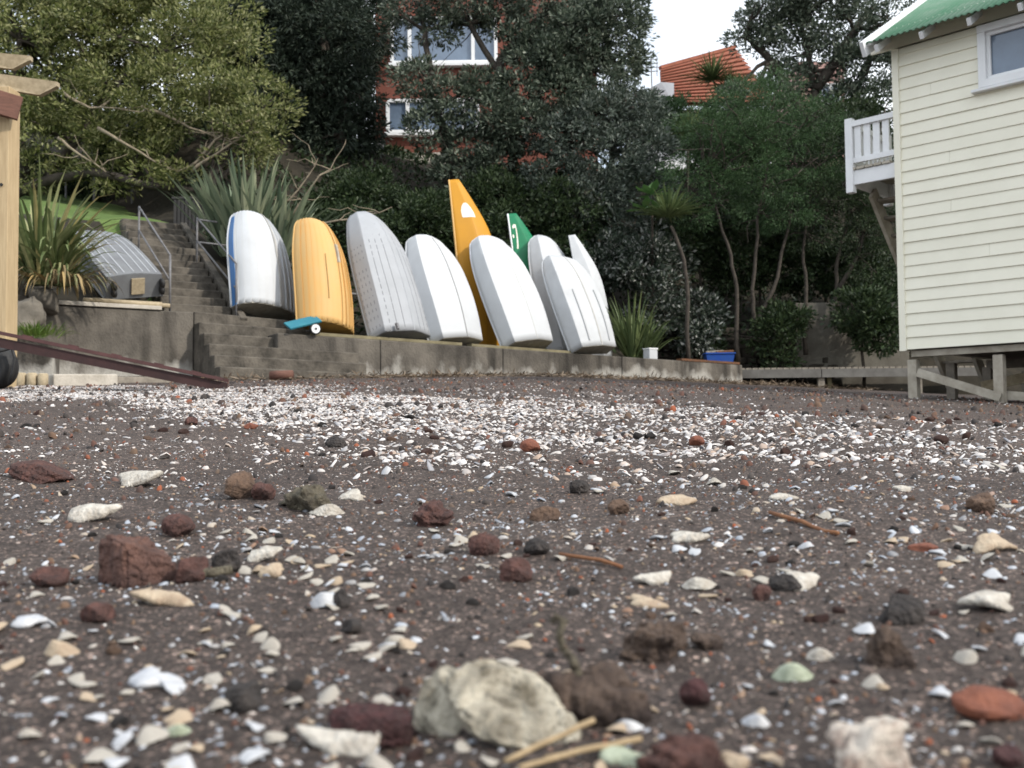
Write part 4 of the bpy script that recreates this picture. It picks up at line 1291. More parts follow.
bs = base_of(310, 30)
tree('conifer_tree', 'tall dark conifer between the sunlit tree and the brick house', bs,
     [[bs, at(318, 160, 29.5), at(322, 90, 29), at(320, 10, 29)], [base_of(285, 29), at(288, 150, 29), at(285, 60, 29)], [base_of(335, 29), at(340, 150, 29), at(345, 90, 29)]],
     [B(*b) for b in ((280, 30, 29, 1.7), (330, 40, 29, 1.6), (255, 60, 29.5, 1.3), (300, 95, 29, 1.5), (345, 95, 29, 1.2), (325, 140, 29, 1.1), (290, 150, 29.5, 1.0), (240, 20, 30, 1.4), (365, 25, 30, 1.2), (300, -10, 30, 2), (270, 110, 29.5, 1.0), (355, 130, 29.5, .8))],
     'leaf_dark', 22, 0.3, 52, 0.18, 0.05, 1.25, r0=0.2, droop=0.5)
bs = base_of(300, 36)
tree('conifer_tree', 'darkest conifer standing behind the tall dark conifer', bs, [[bs, at(300, 120, 36), at(300, 20, 36)]],
     [B(*b) for b in ((250, 40, 36, 2), (310, 30, 36, 2.2), (350, 60, 36, 1.6), (290, 100, 36, 2.2), (340, 120, 36, 1.6), (250, 110, 36, 1.8), (300, 160, 36, 1.8))],
     'leaf_dark', 122, 0.42, 50, 0.26, 0.08, 1.0, r0=0.25, droop=0.4)

bs = base_of(470, 28)
tree('pohutukawa_tree', 'grey green spreading tree with dark crooked branches in front of the brick house', bs,
     [[bs, at(440, 215, 27.5), at(452, 160, 27), at(430, 90, 27), at(425, 30, 27)], [bs, at(505, 230, 27.2), at(515, 150, 27), at(505, 80, 27), at(470, 25, 27)],
      [bs, at(530, 230, 27), at(560, 150, 27), at(590, 80, 27), at(600, 20, 27)], [at(515, 150, 27), at(500, 60, 27), at(540, 20, 27)]],
     [B(*b) for b in ((420, 82, 26.6, .7), (455, 100, 26.6, .65), (430, 130, 26.6, .6), (490, 112, 26.6, .7), (470, 150, 26.8, .8), (515, 95, 26.6, .7), (540, 60, 26.8, .9), (530, 130, 26.6, .9),
                      (575, 40, 27, 1.2), (608, 30, 27, 1.1), (560, 100, 26.8, 1.0), (595, 85, 27, 1.0), (440, 25, 27, .6), (500, 10, 27, .8), (465, -5, 27, 1.0), (410, 5, 27, .7), (545, 5, 27, 1.0), (615, 5, 27, 1.0), (500, 165, 26.8, .7), (520, 45, 26.8, .6), (480, 85, 26.6, .5), (560, 60, 26.8, .8), (505, 125, 26.5, .6), (585, 120, 26.7, .8), (460, 175, 26.8, .7), (625, 62, 27.2, .6))],
     'leaf_poh', 23, 0.24, 44, 0.14, 0.055, 1.05, r0=0.17, limbs=3, twigs=1)

bs = base_of(610, 27.5)
tree('silver_tree', 'silvery grey leaved tree right of the brick house', bs,
     [[bs, at(605, 220, 26.8), at(612, 150, 26.6), at(625, 95, 26.6)], [bs, at(580, 210, 26.6), at(570, 150, 26.5)]],
     [B(*b) for b in ((600, 118, 26, .85), (632, 105, 26.2, .7), (575, 140, 26, .9), (612, 160, 25.8, .95), (648, 150, 26, .8), (640, 190, 25.8, .9), (590, 195, 25.8, .9), (555, 180, 26, .8), (620, 225, 25.6, .7), (545, 140, 26.3, .6), (655, 115, 26.4, .5))],
     'leaf_silver', 24, 0.25, 46, 0.13, 0.05, 1.05, r0=0.13, limbs=3)

bs = base_of(790, 34)
tree('pohutukawa_tree', 'dark tall tree reaching over the sky at upper right', bs,
     [[bs, at(800, 170, 33), at(815, 90, 33), at(800, 20, 33)], [bs, at(840, 150, 33), at(870, 60, 33)], [at(805, 130, 33), at(770, 60, 33), at(745, 35, 33)], [at(815, 90, 33), at(855, 30, 33), at(875, 5, 33)]],
     [B(*b) for b in ((775, 20, 33, 1.1), (810, 15, 33, 1.2), (845, 30, 33, 1.2), (880, 20, 33, 1.2), (740, 37, 33, .5), (762, 45, 33, .5), (800, 52, 33, .9), (835, 70, 33, 1.0), (868, 65, 33, 1.1), (785, 82, 33, .7), (850, 105, 33, .9), (878, 105, 33, .9), (760, 10, 33, .8), (820, -10, 33, 1.3), (770, 95, 33, .6), (735, 100, 32, .6), (905, 60, 33, 1.2), (790, 0, 33, 1.0))],
     'leaf_poh', 25, 0.3, 40, 0.16, 0.06, 0.9, r0=0.2, limbs=3, twigs=1)

fe = [('nearest fresh green feathery tree with a thin leaning trunk beside the stone wall', 737, [(739, 362), (737, 300), (731, 255), (716, 208), (706, 170)], [(715, 150, .8), (690, 180, .7), (735, 125, .9), (755, 165, .8), (725, 190, .6), (700, 130, .7), (690, 215, .5), (740, 95, .6), (762, 120, .8)]),
      ('fresh green feathery tree with two forked trunks right of the stone wall', 765, [(757, 330), (752, 290), (757, 220), (768, 160)], [(785, 130, .9), (770, 185, .8), (805, 165, .9), (790, 210, .7), (760, 215, .6), (815, 120, .7), (775, 95, .7)]),
      ('darker feathery tree with a straight trunk in front of the concrete panel', 806, [(806, 355), (806, 300), (803, 250), (812, 190)], [(820, 195, .8), (840, 165, .9), (845, 215, .8), (812, 235, .6), (835, 130, .8)]),
      ('feathery tree with twisted branches close to the cream shed', 842, [(838, 310), (836, 270), (842, 240), (855, 200)], [(865, 180, .9), (880, 220, .8), (858, 235, .7), (885, 150, .9), (892, 190, .9), (870, 265, .6)])]
for i, (lab, px, tr, bb) in enumerate(fe):
    Y = 24.6 + 0.15 * i
    trk = [[at(x, y, Y) for x, y in tr]]
    if i == 1:
        trk.append([at(757, 325, Y), at(773, 290, Y), at(785, 240, Y), at(795, 190, Y)])
    if i == 3:
        trk.append([at(838, 290, Y), at(858, 255, Y), at(870, 215, Y)])
    tree('feathery_tree', lab, trk[0][0], trk, [B(x, y, Y, r) for x, y, r in bb], 'leaf_feather' if i < 2 else 'leaf_shrub', 60 + i, 0.30, 120, 0.09, 0.02, .8, r0=0.06, limbs=3, group='feathery trees on the shaded right bank', droop=0.2, twigs=2)

# shrubs of the bank behind the boats
sh = [('dense dark shrub under the brick house balcony', 400, 206, 26.5, 1.0, 'leaf_shrub'), ('dark shrub above the silver dinghy', 350, 215, 25.0, 1.05, 'leaf_shrub'), ('dark shrub above the smooth white dinghy', 430, 225, 25.2, 1.2, 'leaf_shrub'),
      ('dark shrub behind the orange sailing dinghy bow', 500, 215, 26.0, 1.4, 'leaf_shrub'), ('dark shrub behind the green sailing dinghy', 555, 235, 25.6, 1.1, 'leaf_shrub'), ('low dark shrub above the yellow dinghy', 320, 245, 24, 0.9, 'leaf_shrub'),
      ('pale flecked shrub right of the slim white dinghy', 600, 258, 25.2, 0.95, 'leaf_pale'), ('pale flecked shrub behind the cabbage tree trunk', 650, 262, 25.0, 1.0, 'leaf_pale'), ('pale flecked shrub low behind the right flax', 640, 305, 24.8, 0.8, 'leaf_pale'),
      ('round dark shrub beside the cabbage tree', 700, 240, 26.3, 1.2, 'leaf_shrub'), ('leafy shrub hanging over the concrete panel', 862, 320, 24.4, 0.95, 'leaf_shrub'), ('dark shrub behind the forked feathery trees', 760, 255, 26.8, 1.4, 'leaf_shrub'),
      ('dark shrub between feathery trunks and the shed', 825, 265, 26.6, 1.3, 'leaf_shrub'), ('dark shrub at the back of the shed stair', 890, 290, 25.6, 1.1, 'leaf_shrub'), ('dark hedge shrub behind the lawn fence', 60, 185, 29, 1.3, 'leaf_shrub'),
      ('dark hedge shrub under the bare branches', 130, 178, 29, 1.3, 'leaf_shrub'), ('dark shrub behind the litter bin', 195, 190, 27.5, 1.2, 'leaf_shrub'), ('dark shrub left of the grey house wing', 262, 190, 28, 1.4, 'leaf_dark'),
      ('bushy shrub below the terracotta roof', 690, 125, 36, 1.6, 'leaf_feather'), ('dark bushy shrub under the pink house', 800, 135, 37, 1.8, 'leaf_shrub'), ('grey shrub below the white gable', 650, 125, 37, 1.4, 'leaf_silver'), ('dark shrub at the top of the right bank', 745, 150, 32, 1.6, 'leaf_shrub'), ('dark shrub covering the dry stone wall', 775, 330, 24.7, 0.8, 'leaf_shrub'), ('pale flecked shrub on the dry stone wall near the blue tub', 700, 325, 24.9, 0.75, 'leaf_pale'), ('dark shrub high behind the shed balcony', 860, 140, 32, 1.6, 'leaf_shrub')]
for i, (lab, px, py, Y, r, lm) in enumerate(sh):
    r_ = np.random.default_rng(500 + i)
    c = np.array(at(px, py, Y))
    gz0 = float(max(hill(c[0], c[1]), ground(c[0], c[1])))
    bb = [(tuple(c + r_.normal(size=3) * r * np.array([.55, .3, .4])), r * r_.uniform(.5, .75)) for _ in range(5)]
    tree('shrub', lab, (c[0], c[1], min(gz0, c[2] - .3)), [[(c[0], c[1], min(gz0, c[2] - .3)), tuple(c)]], bb, lm, 520 + i, 0.23, 38, 0.13, 0.055, 0.9, r0=0.05, limbs=2, group='shrubs on the bank')

# leafy ground cover clothing the bank
r_ = np.random.default_rng(9)
n_ = 110000
X = r_.uniform(-22, 26, n_); Yy = r_.uniform(17, 46, n_)
dx, dy = X - OX, Yy - OY
u_ = dx * UX + dy * UY; nn = dx * NX + dy * NY
keep = ((np.maximum(-nn - 2.5, Yy - 25.7) > 0.1) & (u_ > -0.3)) | ((u_ < -2.6) & (-nn > 15))
keep &= np.sin(X * 1.1 + 2 * np.sin(Yy * .9)) * np.sin(Yy * 1.3 + X * .4) > -0.75
X, Yy = X[keep], Yy[keep]
Z = hill(X, Yy) + r_.uniform(-0.02, 0.28, len(X))
v, f = leaf_quads(np.stack([X, Yy, Z], 1), r_.normal(size=(len(X), 3)) + np.array([0, -.3, .6]), 0.2, 0.085, r_)
o = mesh_obj('ground_cover', v, f, M['leaf_shrub'], None); o['kind'] = 'stuff'

# flax and sword leaved plants
def blades(base, n, ln, wd, seed, spread=1.0, lift=1.0, bendk=0.9, seg=6, r0=0.15):
    r_ = np.random.default_rng(seed); V_, F_ = [], []
    for i in range(n):
        a = r_.uniform(0, 2 * math.pi); el = r_.uniform(0.15, 1.0) ** 0.7 * spread
        d = np.array([math.cos(a) * el, math.sin(a) * el, lift * r_.uniform(.75, 1.1)]); d /= np.linalg.norm(d)
        L_ = ln * r_.uniform(.55, 1.1); w_ = wd * r_.uniform(.7, 1.2)
        side = np.cross(d, [0, 0, 1.0]); side /= max(np.linalg.norm(side), 1e-6)
        fold = np.cross(side, d)
        p = np.array(base) + np.array([math.cos(a), math.sin(a), 0]) * r_.uniform(0, r0)
        bend = bendk * r_.uniform(.2, 1.3)
        o = len(V_)
        for k in range(seg + 1):
            s_ = k / seg
            ww = w_ * (0.75 + .5 * s_ if s_ < .5 else 1.0) * (1 - (max(0, s_ - .5) / .5) ** 1.7 * 0.97)
            V_ += [p - side * ww / 2, p + fold * ww * -0.18, p + side * ww / 2]
            dd = d + np.array([0, 0, -1.0]) * bend * s_ ** 2 * 1.4
            p = p + dd / np.linalg.norm(dd) * L_ / seg
        for k in range(seg):
            for j in (0, 1):
                F_.append((o + 3 * k + j, o + 3 * k + j + 1, o + 3 * k + 4 + j, o + 3 * k + 3 + j))
    return np.array(V_), F_
def flax(label, base, parts, lm, stalks=()):
    t = thing('flax_plant', label, 'plant', base)
    for k, (b_, n, ln, wd, seed, sp, li, bk) in enumerate(parts):
        v, f = blades(b_, n, ln, wd, seed, sp, li, bk)
        mesh_obj('leaves', v, f, M[lm], t)
    for pts in stalks:
        q = dead_branch(pts, 0.028, int(abs(pts[0][0]) * 100), 6)
        m_ = MB(); m_.add(q.v, q.f); m_.build('flower_stalk', M['bark_pale'], t)
    return t
c = at(248, 262, 20.4)
flax('large grey green flax bush behind the white clinker dinghy', c, [(c, 120, 2.1, 0.125, 1, .74, 1.0, .34), (c + Vector((.6, .1, -.05)), 75, 1.85, .12, 2, .95, 1.0, .5), (c + Vector((-.4, 0, .1)), 60, 1.9, .115, 3, .7, 1.0, .4)], 'flax',
     [[c + Vector((.4, 0, .6)), at(298, 190, 20.2), at(318, 158, 20.2)], [c + Vector((.5, 0, .5)), at(312, 186, 20.1), at(343, 148, 20.1)], [c + Vector((.6, 0, .5)), at(340, 220, 20), at(392, 207, 20)]])
c = at(40, 285, 15.6)
flax('drooping yellow and green flax bush beside the pergola post', c, [(c, 100, 1.85, 0.075, 4, .85, 1.0, .9), (c + Vector((.2, .1, .1)), 80, 1.5, .065, 5, 1.05, .85, 1.6), (at(62, 286, 15.75), 60, 0.95, .05, 6, 1.2, .8, 2.2)], 'flax_y')
v_, f_ = blades(at(58, 284, 15.7), 110, 0.85, .03, 16, 1.3, .5, 3.0, 6, .45)
mesh_obj('dead_leaves', v_, f_, M['dead_leaf'], bpy.data.objects['flax_plant.001'])
c = at(632, 358, 22.6)
flax('green flax clump at the right end of the dinghy row', c, [(c, 90, 1.55, 0.06, 7, .75, 1.0, .55), (c + Vector((.3, .2, 0)), 60, 1.3, .06, 8, .95, .9, .8)], 'cabbage')
# grass tuft on the low wall
c = at(36, 336, 14.5)
t = thing('grass_tuft', 'fresh green grass tuft growing on the low block wall', 'grass tuft', c)
v, f = blades(c, 220, 0.30, 0.014, 12, 1.2, .9, 1.3, 4, 0.42); mesh_obj('leaves', v, f, mat('tuft_green', None, 0.6, rnd=[(0.07, 0.13, 0.02), (0.14, 0.2, 0.04)], transl=.3), t)

def cabbage(label, base, trunk, heads, n=110, ln=0.75):
    t = thing('cabbage_tree', label, 'tree', base, group='cabbage trees on the bank')
    m_ = MB(); r_ = np.random.default_rng(int(abs(base[0]) * 99)); pts = []
    for a, b_ in zip(trunk, trunk[1:]):
        pts += list(wiggle(a, b_, 5, .07, r_)[:-1])
    pts.append(np.array(trunk[-1])); m_.tube(pts, list(np.linspace(.055, .04, len(pts))), 8); m_.build('trunk', M['bark'], t, smooth=True)
    for i, (h_, l_) in enumerate(heads):
        V_, F_ = blades(h_, n, l_, .05, 30 + i + n, 2.2, .55, .55, 5, .05)
        v2, f2 = blades(h_, n // 2, l_ * .9, .05, 90 + i, .8, .9, .3, 5, .04)
        F_ += [tuple(q + len(V_) for q in x) for x in f2]
        mesh_obj('crown', np.concatenate([V_, v2]), F_, M['cabbage'], t)
tb = at(689, 362, 23.6)
cabbage('slim cabbage tree with one spiky head beside the sea wall end', tb, [tb, at(688, 300, 23.6), at(684, 260, 23.6), at(671, 226, 23.6)], [(at(668, 217, 23.6), .98)])
tb = base_of(720, 36)
cabbage('spiky cabbage tree in front of the terracotta roof', tb, [tb, at(718, 90, 36)], [(at(712, 80, 36), 1.25), (at(730, 92, 36.2), 1.1)], 120)
tb = base_of(640, 38)
cabbage('cabbage tree top beside the white gable', tb, [tb, at(634, 62, 38)], [(at(634, 66, 38), 1.0)], 90)
tb = base_of(690, 31)
cabbage('low cabbage tree above the slim spiky one', tb, [tb, at(688, 150, 30)], [(at(690, 132, 30), 0.9)], 90)
c = at(652, 205, 24.4); bs = base_of(652, 25)
t = thing('broad_leaved_plant', 'plant with broad light green leaves above the slim cabbage tree', 'plant', bs)
m_ = MB(); m_.tube([bs, c - ZV * .4, c], [.04, .03, .02], 6); m_.build('stem', M['bark'], t)
V_, F_ = [], []
r_ = np.random.default_rng(77)
for i, (dx_, dz_) in enumerate(((0, 0.25), (.28, -.18), (-.2, -.1))):
    for k in range(9):
        a = k * 0.7 + i; d = np.array([math.cos(a), math.sin(a) * .8, .45 + .25 * r_.normal()]); d /= np.linalg.norm(d)
        s_ = np.cross(d, [0, 0, 1]); s_ /= np.linalg.norm(s_); p = np.array(c) + np.array([dx_, 0, dz_]); o = len(V_)
        V_ += [p, p + d * .2 + s_ * .09, p + d * .36 + s_ * .10 - np.array([0, 0, .02]), p + d * .48, p + d * .36 - s_ * .10 - np.array([0, 0, .02]), p + d * .2 - s_ * .09]
        F_.append(tuple(range(o, o + 6)))
mesh_obj('leaves', np.array(V_), F_, M['bigleaf'], t)

# ------------------------------------------------------------------ the beach litter
SH = {
 'white': mat('bleached_shell', (0.58, 0.55, 0.49), 0.65, (0.34, 0.30, 0.25), 70, 0.5, 220, spec=0.4),
 'cream': mat('cream_shell', (0.47, 0.385, 0.28), 0.65, (0.30, 0.22, 0.15), 70, 0.3, 300, spec=0.4),
 'blue': mat('blue_grey_shell', (0.36, 0.38, 0.42), 0.45, (0.50, 0.50, 0.50), 60, 0.2, 300, spec=0.5),
 'greenish': mat('greenish_limpet_shell', (0.38, 0.42, 0.32), 0.5, (0.22, 0.25, 0.17), 80, 0.2, 200, spec=0.5),
 'oyster': mat('chalky_oyster_shell', (0.62, 0.57, 0.46), 0.85, (0.10, 0.085, 0.06), 42, 1.0, 90),
 'barn': mat('barnacled_shell', (0.66, 0.60, 0.52), 0.8, (0.11, 0.055, 0.04), 55, 0.7, 120),
 'red': mat('red_scoria', (0.14, 0.068, 0.056), 0.9, (0.055, 0.033, 0.03), 45, 1.0, 130),
 'brick': mat('brick_fragment', (0.17, 0.092, 0.072), 0.92, (0.075, 0.044, 0.038), 30, 1.0, 120),
 'orange': mat('orange_brick_pebble', (0.21, 0.075, 0.043), 0.75, (0.12, 0.045, 0.03), 60, 0.3, 250),
 'maroon': mat('maroon_stone', (0.10, 0.04, 0.04), 0.85, (0.045, 0.025, 0.024), 60, 1.0, 140),
 'brown': mat('brown_stone', (0.15, 0.095, 0.065), 0.9, (0.07, 0.047, 0.036), 40, 0.6, 150),
 'dark': mat('dark_basalt', (0.034, 0.03, 0.029), 0.85, (0.075, 0.065, 0.06), 50, 1.0, 160),
 'weed': mat('dried_brown_weed', (0.13, 0.092, 0.07), 0.85, (0.035, 0.025, 0.022), 45, 0.9, 110),
 'greyg': mat('lichen_grey_stone', (0.16, 0.14, 0.10), 0.9, (0.07, 0.06, 0.045), 60, 0.9, 140),
 'straw': mat('dry_straw', (0.36, 0.27, 0.16), 0.75, (0.22, 0.16, 0.09), 60),
 'redtwig': mat('orange_brown_twig', (0.24, 0.11, 0.05), 0.8, (0.16, 0.07, 0.035), 40),
 'mix': mat('shell_grit', None, 0.6, rnd=[(0.66, 0.64, 0.63), (0.52, 0.485, 0.46), (0.36, 0.345, 0.335), (0.25, 0.255, 0.28), (0.36, 0.265, 0.20), (0.56, 0.53, 0.51), (0.15, 0.11, 0.09)],
            stops=[0, .3, .5, .65, .8, .9, 1], spec=0.4),
 'nearmix': mat('fine_shell_grit', None, 0.6, rnd=[(0.52, 0.53, 0.55), (0.30, 0.33, 0.38), (0.16, 0.165, 0.18), (0.40, 0.38, 0.36), (0.34, 0.26, 0.17), (0.20, 0.11, 0.07), (0.64, 0.62, 0.59)],
            stops=[0, .25, .45, .65, .8, .9, 1], spec=0.5),
 'stonemix': mat('mixed_grit', None, 0.85, rnd=[(0.03, 0.027, 0.027), (0.06, 0.05, 0.045), (0.11, 0.055, 0.042), (0.14, 0.09, 0.06), (0.08, 0.07, 0.065), (0.28, 0.085, 0.04)],
                 stops=[0, .3, .5, .7, .9, 1.0], spec=0.3),
}
def shell_valve(seed, wd=1.0, ribs=14, dome=0.35, rough=0.04):
    """a clam like half shell, hollow side down, unit width"""
    r_ = np.random.default_rng(seed); nr, na = 7, 26
    V_ = [(0, -.38, dome * .55)]
    for i in range(1, nr + 1):
        k = i / nr
        for j in range(na):
            a = 2 * math.pi * j / na
            rx, ry = .5, .40 + .06 * math.cos(a)
            x, y = k * rx * math.sin(a), -.38 * (1 - k) + k * ry * -math.cos(a)
            z = dome * (1 - k ** 2.2) * (1 - .3 * k) + .012 * math.cos(a * ribs) * k + rough * math.sin(a * 3 + seed) * k * k * .6
            V_.append((x * (1 + .02 * r_.normal()), y, z))
    F_ = [(0, 1 + j, 1 + (j + 1) % na) for j in range(na)]
    for i in range(nr - 1):
        for j in range(na):
            F_.append((1 + i * na + j, 1 + (i + 1) * na + j, 1 + (i + 1) * na + (j + 1) % na, 1 + i * na + (j + 1) % na))
    return np.array(V_), F_
def plate(seed, n=14, asp=0.7, th=0.10, curl=0.25, layers=3):
    """irregular layered shell flake, closed, unit width"""
    r_ = np.random.default_rng(seed)
    a = np.linspace(0, 2 * math.pi, n, endpoint=False)
    rad = 0.5 * np.clip(1 + 0.17 * np.sin(2 * a + r_.uniform(0, 6)) + 0.14 * np.sin(3 * a + r_.uniform(0, 6)) + 0.10 * np.sin(5 * a + r_.uniform(0, 6)) + 0.05 * r_.normal(size=n), .45, 1.5)
    V_, rows = [], []
    prof = [(0.03, th), (0.35, th * .95), (0.65, th * .75), (0.9, th * .45), (1.0, 0.0), (0.85, -th * .3), (0.4, -th * .35), (0.03, -th * .3)]
    for (k, z) in prof:
        rows.append([(k * rad[j] * math.cos(a[j]), k * rad[j] * asp * math.sin(a[j]), z + .010 * math.sin(k * 38) + curl * (k * rad[j]) ** 2 * math.cos(2 * a[j] + seed) + .025 * math.sin(k * 14 + a[j] * 2 + seed) * k) for j in range(n)])
    V_ = [p for r in rows for p in r]
    F_ = [(i * n + j, i * n + (j + 1) % n, (i + 1) * n + (j + 1) % n, (i + 1) * n + j) for i in range(len(prof) - 1) for j in range(n)]
    F_ += [tuple(range(n - 1, -1, -1)), tuple((len(prof) - 1) * n + j for j in range(n))]
    return np.array(V_), F_
def place(v, f, name, label, cat, pos, size, m, rotz=0, tilt=(0, 0), group=None, smooth=True, lift=0.0):
    Rm = np.array(Matrix.Rotation(rotz, 3, 'Z') @ Matrix.Rotation(tilt[0], 3, 'X') @ Matrix.Rotation(tilt[1], 3, 'Y'))
    v = (v * size) @ Rm.T
    v[:, 2] -= v[:, 2].min() + 0.15 * (v[:, 2].max() - v[:, 2].min()) - lift
    o = mesh_obj(name, v, f, m, None, smooth=smooth)
    o.location = pos
    return tag(o, label, cat, group)
def size_m(pos, wpx):
    return wpx / F * pos.y

# the pair of oyster shells nearest the lens
q0 = on_ground(492, 760)
t = thing('oyster_shell', 'large chalky double oyster shell in the foreground centre', 'shell', q0)
s0 = q0.y / F
for (px, py, dd, a_, b_, c_, nrm, axs, nm, sd_) in ((441, 704, .022, 46, 32, 15, (-.35, -.75, .55), (.15, .5, .85), 'rear_valve', 61), (512, 706, .0, 72, 47, 17, (.22, -.72, .62), (.86, .06, -.42), 'front_valve', 64)):
    v, f = rock_mesh(sd_, 5, 2, .05, (1, 1, 1))
    x_, y_ = v[:, 0].copy(), v[:, 1].copy()
    rr_ = np.sqrt(x_ ** 2 + y_ ** 2)
    face = v[:, 2] > 0
    v[:, 2] += np.where(face, -.9 * np.exp(-((x_ - .05) ** 2 + (y_ - .25) ** 2) / .22), 0) * (1 - np.clip(rr_, 0, 1) ** 4)
    v[:, 2] += .16 * np.sin(rr_ * 26 + 2 * np.sin(3 * np.arctan2(y_, x_))) * np.where(face, .6, 1) * rr_
    for k in range(10):
        fr_ = np.random.default_rng(sd_ + k).normal(size=3) * (3 + 3 * k)
        v += (.03 / (1 + .25 * k) * np.sin(v @ fr_ + k))[:, None] * np.array([.6, .6, 1.6])
    nz = Vector(nrm).normalized(); ex = Vector(axs); ex = (ex - nz * ex.dot(nz)).normalized(); ey = nz.cross(ex)
    Rm = np.array([ex, ey, nz])
    ctr = np.array(at(px, py, q0.y + .03 + dd)) - np.array(q0)
    v = (v * np.array([a_, b_, c_]) * s0) @ Rm + ctr
    mesh_obj(nm, v, f, SH['oyster'], t, local=True, smooth=True)
# brown holdfast with a curled stalk
q0 = on_ground(588, 722); s0 = q0.y / F
t = thing('seaweed_holdfast', 'lumpy brown seaweed holdfast with a curled stalk beside the oyster shell', 'seaweed', q0)
vv, ff, off = [], [], 0
for k, (dx, dy, dz, r) in enumerate(((-22, 0, 18, 30), (8, 2, 20, 32), (34, 3, 14, 26), (-34, 8, 32, 18), (18, 12, 34, 22), (46, -2, 8, 16))):
    v, f = rock_mesh(900 + k, 4, 2, 0.13, (1, .9, .85)); v = v * r * s0 + np.array([dx, dy, dz]) * s0
    vv.append(v); ff += [tuple(i + off for i in q) for q in f]; off += len(v)
mesh_obj('lump', np.concatenate(vv), ff, SH['weed'], t, local=True, smooth=True)
m_ = MB(); m_.tube([Vector(p) * s0 for p in ((-8, 8, 40), (-14, 9, 58), (-24, 10, 70), (-27, 10, 84), (-22, 10, 96), (-30, 10, 100), (-34, 10, 94))], [5.5 * s0, 4.5 * s0, 4 * s0, 4 * s0, 5 * s0, 4.5 * s0, 4 * s0], 8)
m_.build('stalk', SH['greyg'], t, local=True, smooth=True)
def stick(p0, p1, h0, h1, r, m, label):
    a, b_ = on_ground(*p0), on_ground(*p1)
    a.z += h0; b_.z += h1
    m_ = MB(); w_ = wiggle(a, b_, 7, .06, np.random.default_rng(int(p0[0])))
    m_.tube(w_, r, 7)
    o = m_.build('twig', SH[m], None, smooth=True)
    origin_to(o, a)
    return tag(o, label, 'twig')
stick((505, 775), (594, 748), 0.006, 0.014, 0.0016, 'straw', 'straw coloured twig leaning on the oyster shell at the bottom edge')
stick((545, 768), (641, 752), 0.004, 0.006, 0.0017, 'straw', 'longer straw twig lying crosswise below the brown holdfast')
stick((520, 785), (562, 765), 0.008, 0.004, 0.0014, 'straw', 'short straw twig at the bottom edge under the oyster shell')
stick((560, 558), (622, 571), 0.004, 0.003, 0.002, 'redtwig', 'thin orange brown twig lying on bare sand in the middle')
stick((770, 516), (838, 536), 0.004, 0.003, 0.0025, 'redtwig', 'long faint brown twig right of centre on bare sand')
stick((182, 583), (232, 578), 0.006, 0.008, 0.0045, 'greyg', 'short mossy green twig beside the big brick fragment')

# stones read off the photograph: px, py of the base, width px, palette, height ratio, label
p = on_ground(128, 587); s0 = p.y / F
r_ = np.random.default_rng(3)
import bmesh
bm = bmesh.new()
bmesh.ops.create_cube(bm, size=1)
cs = {(-1, -1, -1): (-40, 8, 0), (1, -1, -1): (2, -26, 0), (-1, 1, -1): (0, 46, 0), (1, 1, -1): (50, 10, 0), (-1, -1, 1): (-38, 10, 52), (1, -1, 1): (0, -22, 46), (-1, 1, 1): (2, 42, 48), (1, 1, 1): (40, 10, 24)}
for v_ in bm.verts:
    v_.co = Vector(cs[tuple(int(math.copysign(1, c)) for c in v_.co)]) * s0
bmesh.ops.bevel(bm, geom=bm.edges[:], offset=4 * s0, segments=2, affect='EDGES')
bmesh.ops.triangulate(bm, faces=bm.faces[:])
for _ in range(4):
    bmesh.ops.subdivide_edges(bm, edges=[e_ for e_ in bm.edges if e_.calc_length() > 5 * s0], cuts=1)
    bmesh.ops.triangulate(bm, faces=bm.faces[:])
fr = r_.normal(size=(7, 3)) * np.array([.05, .09, .15, .25, .4, .6, .8])[:, None] / s0
bm.normal_update()
for v_ in bm.verts:
    c_ = np.array(v_.co)
    v_.co += v_.normal * s0 * float(sum(a_ * math.sin(c_ @ q + j) for j, (q, a_) in enumerate(zip(fr, (1.0, .9, .8, .7, .6, .5, .4)))))
me = bpy.data.meshes.new('brick_fragment'); bm.to_mesh(me); bm.free()
me.polygons.foreach_set('use_smooth', [True] * len(me.polygons)); me.materials.append(SH['brick'])
o = bpy.data.objects.new('brick_fragment', me); COL.objects.link(o); o.location = p + Vector((0, 14 * s0, -3 * s0))
tag(o, 'large angular red brown brick fragment at left', 'stone')
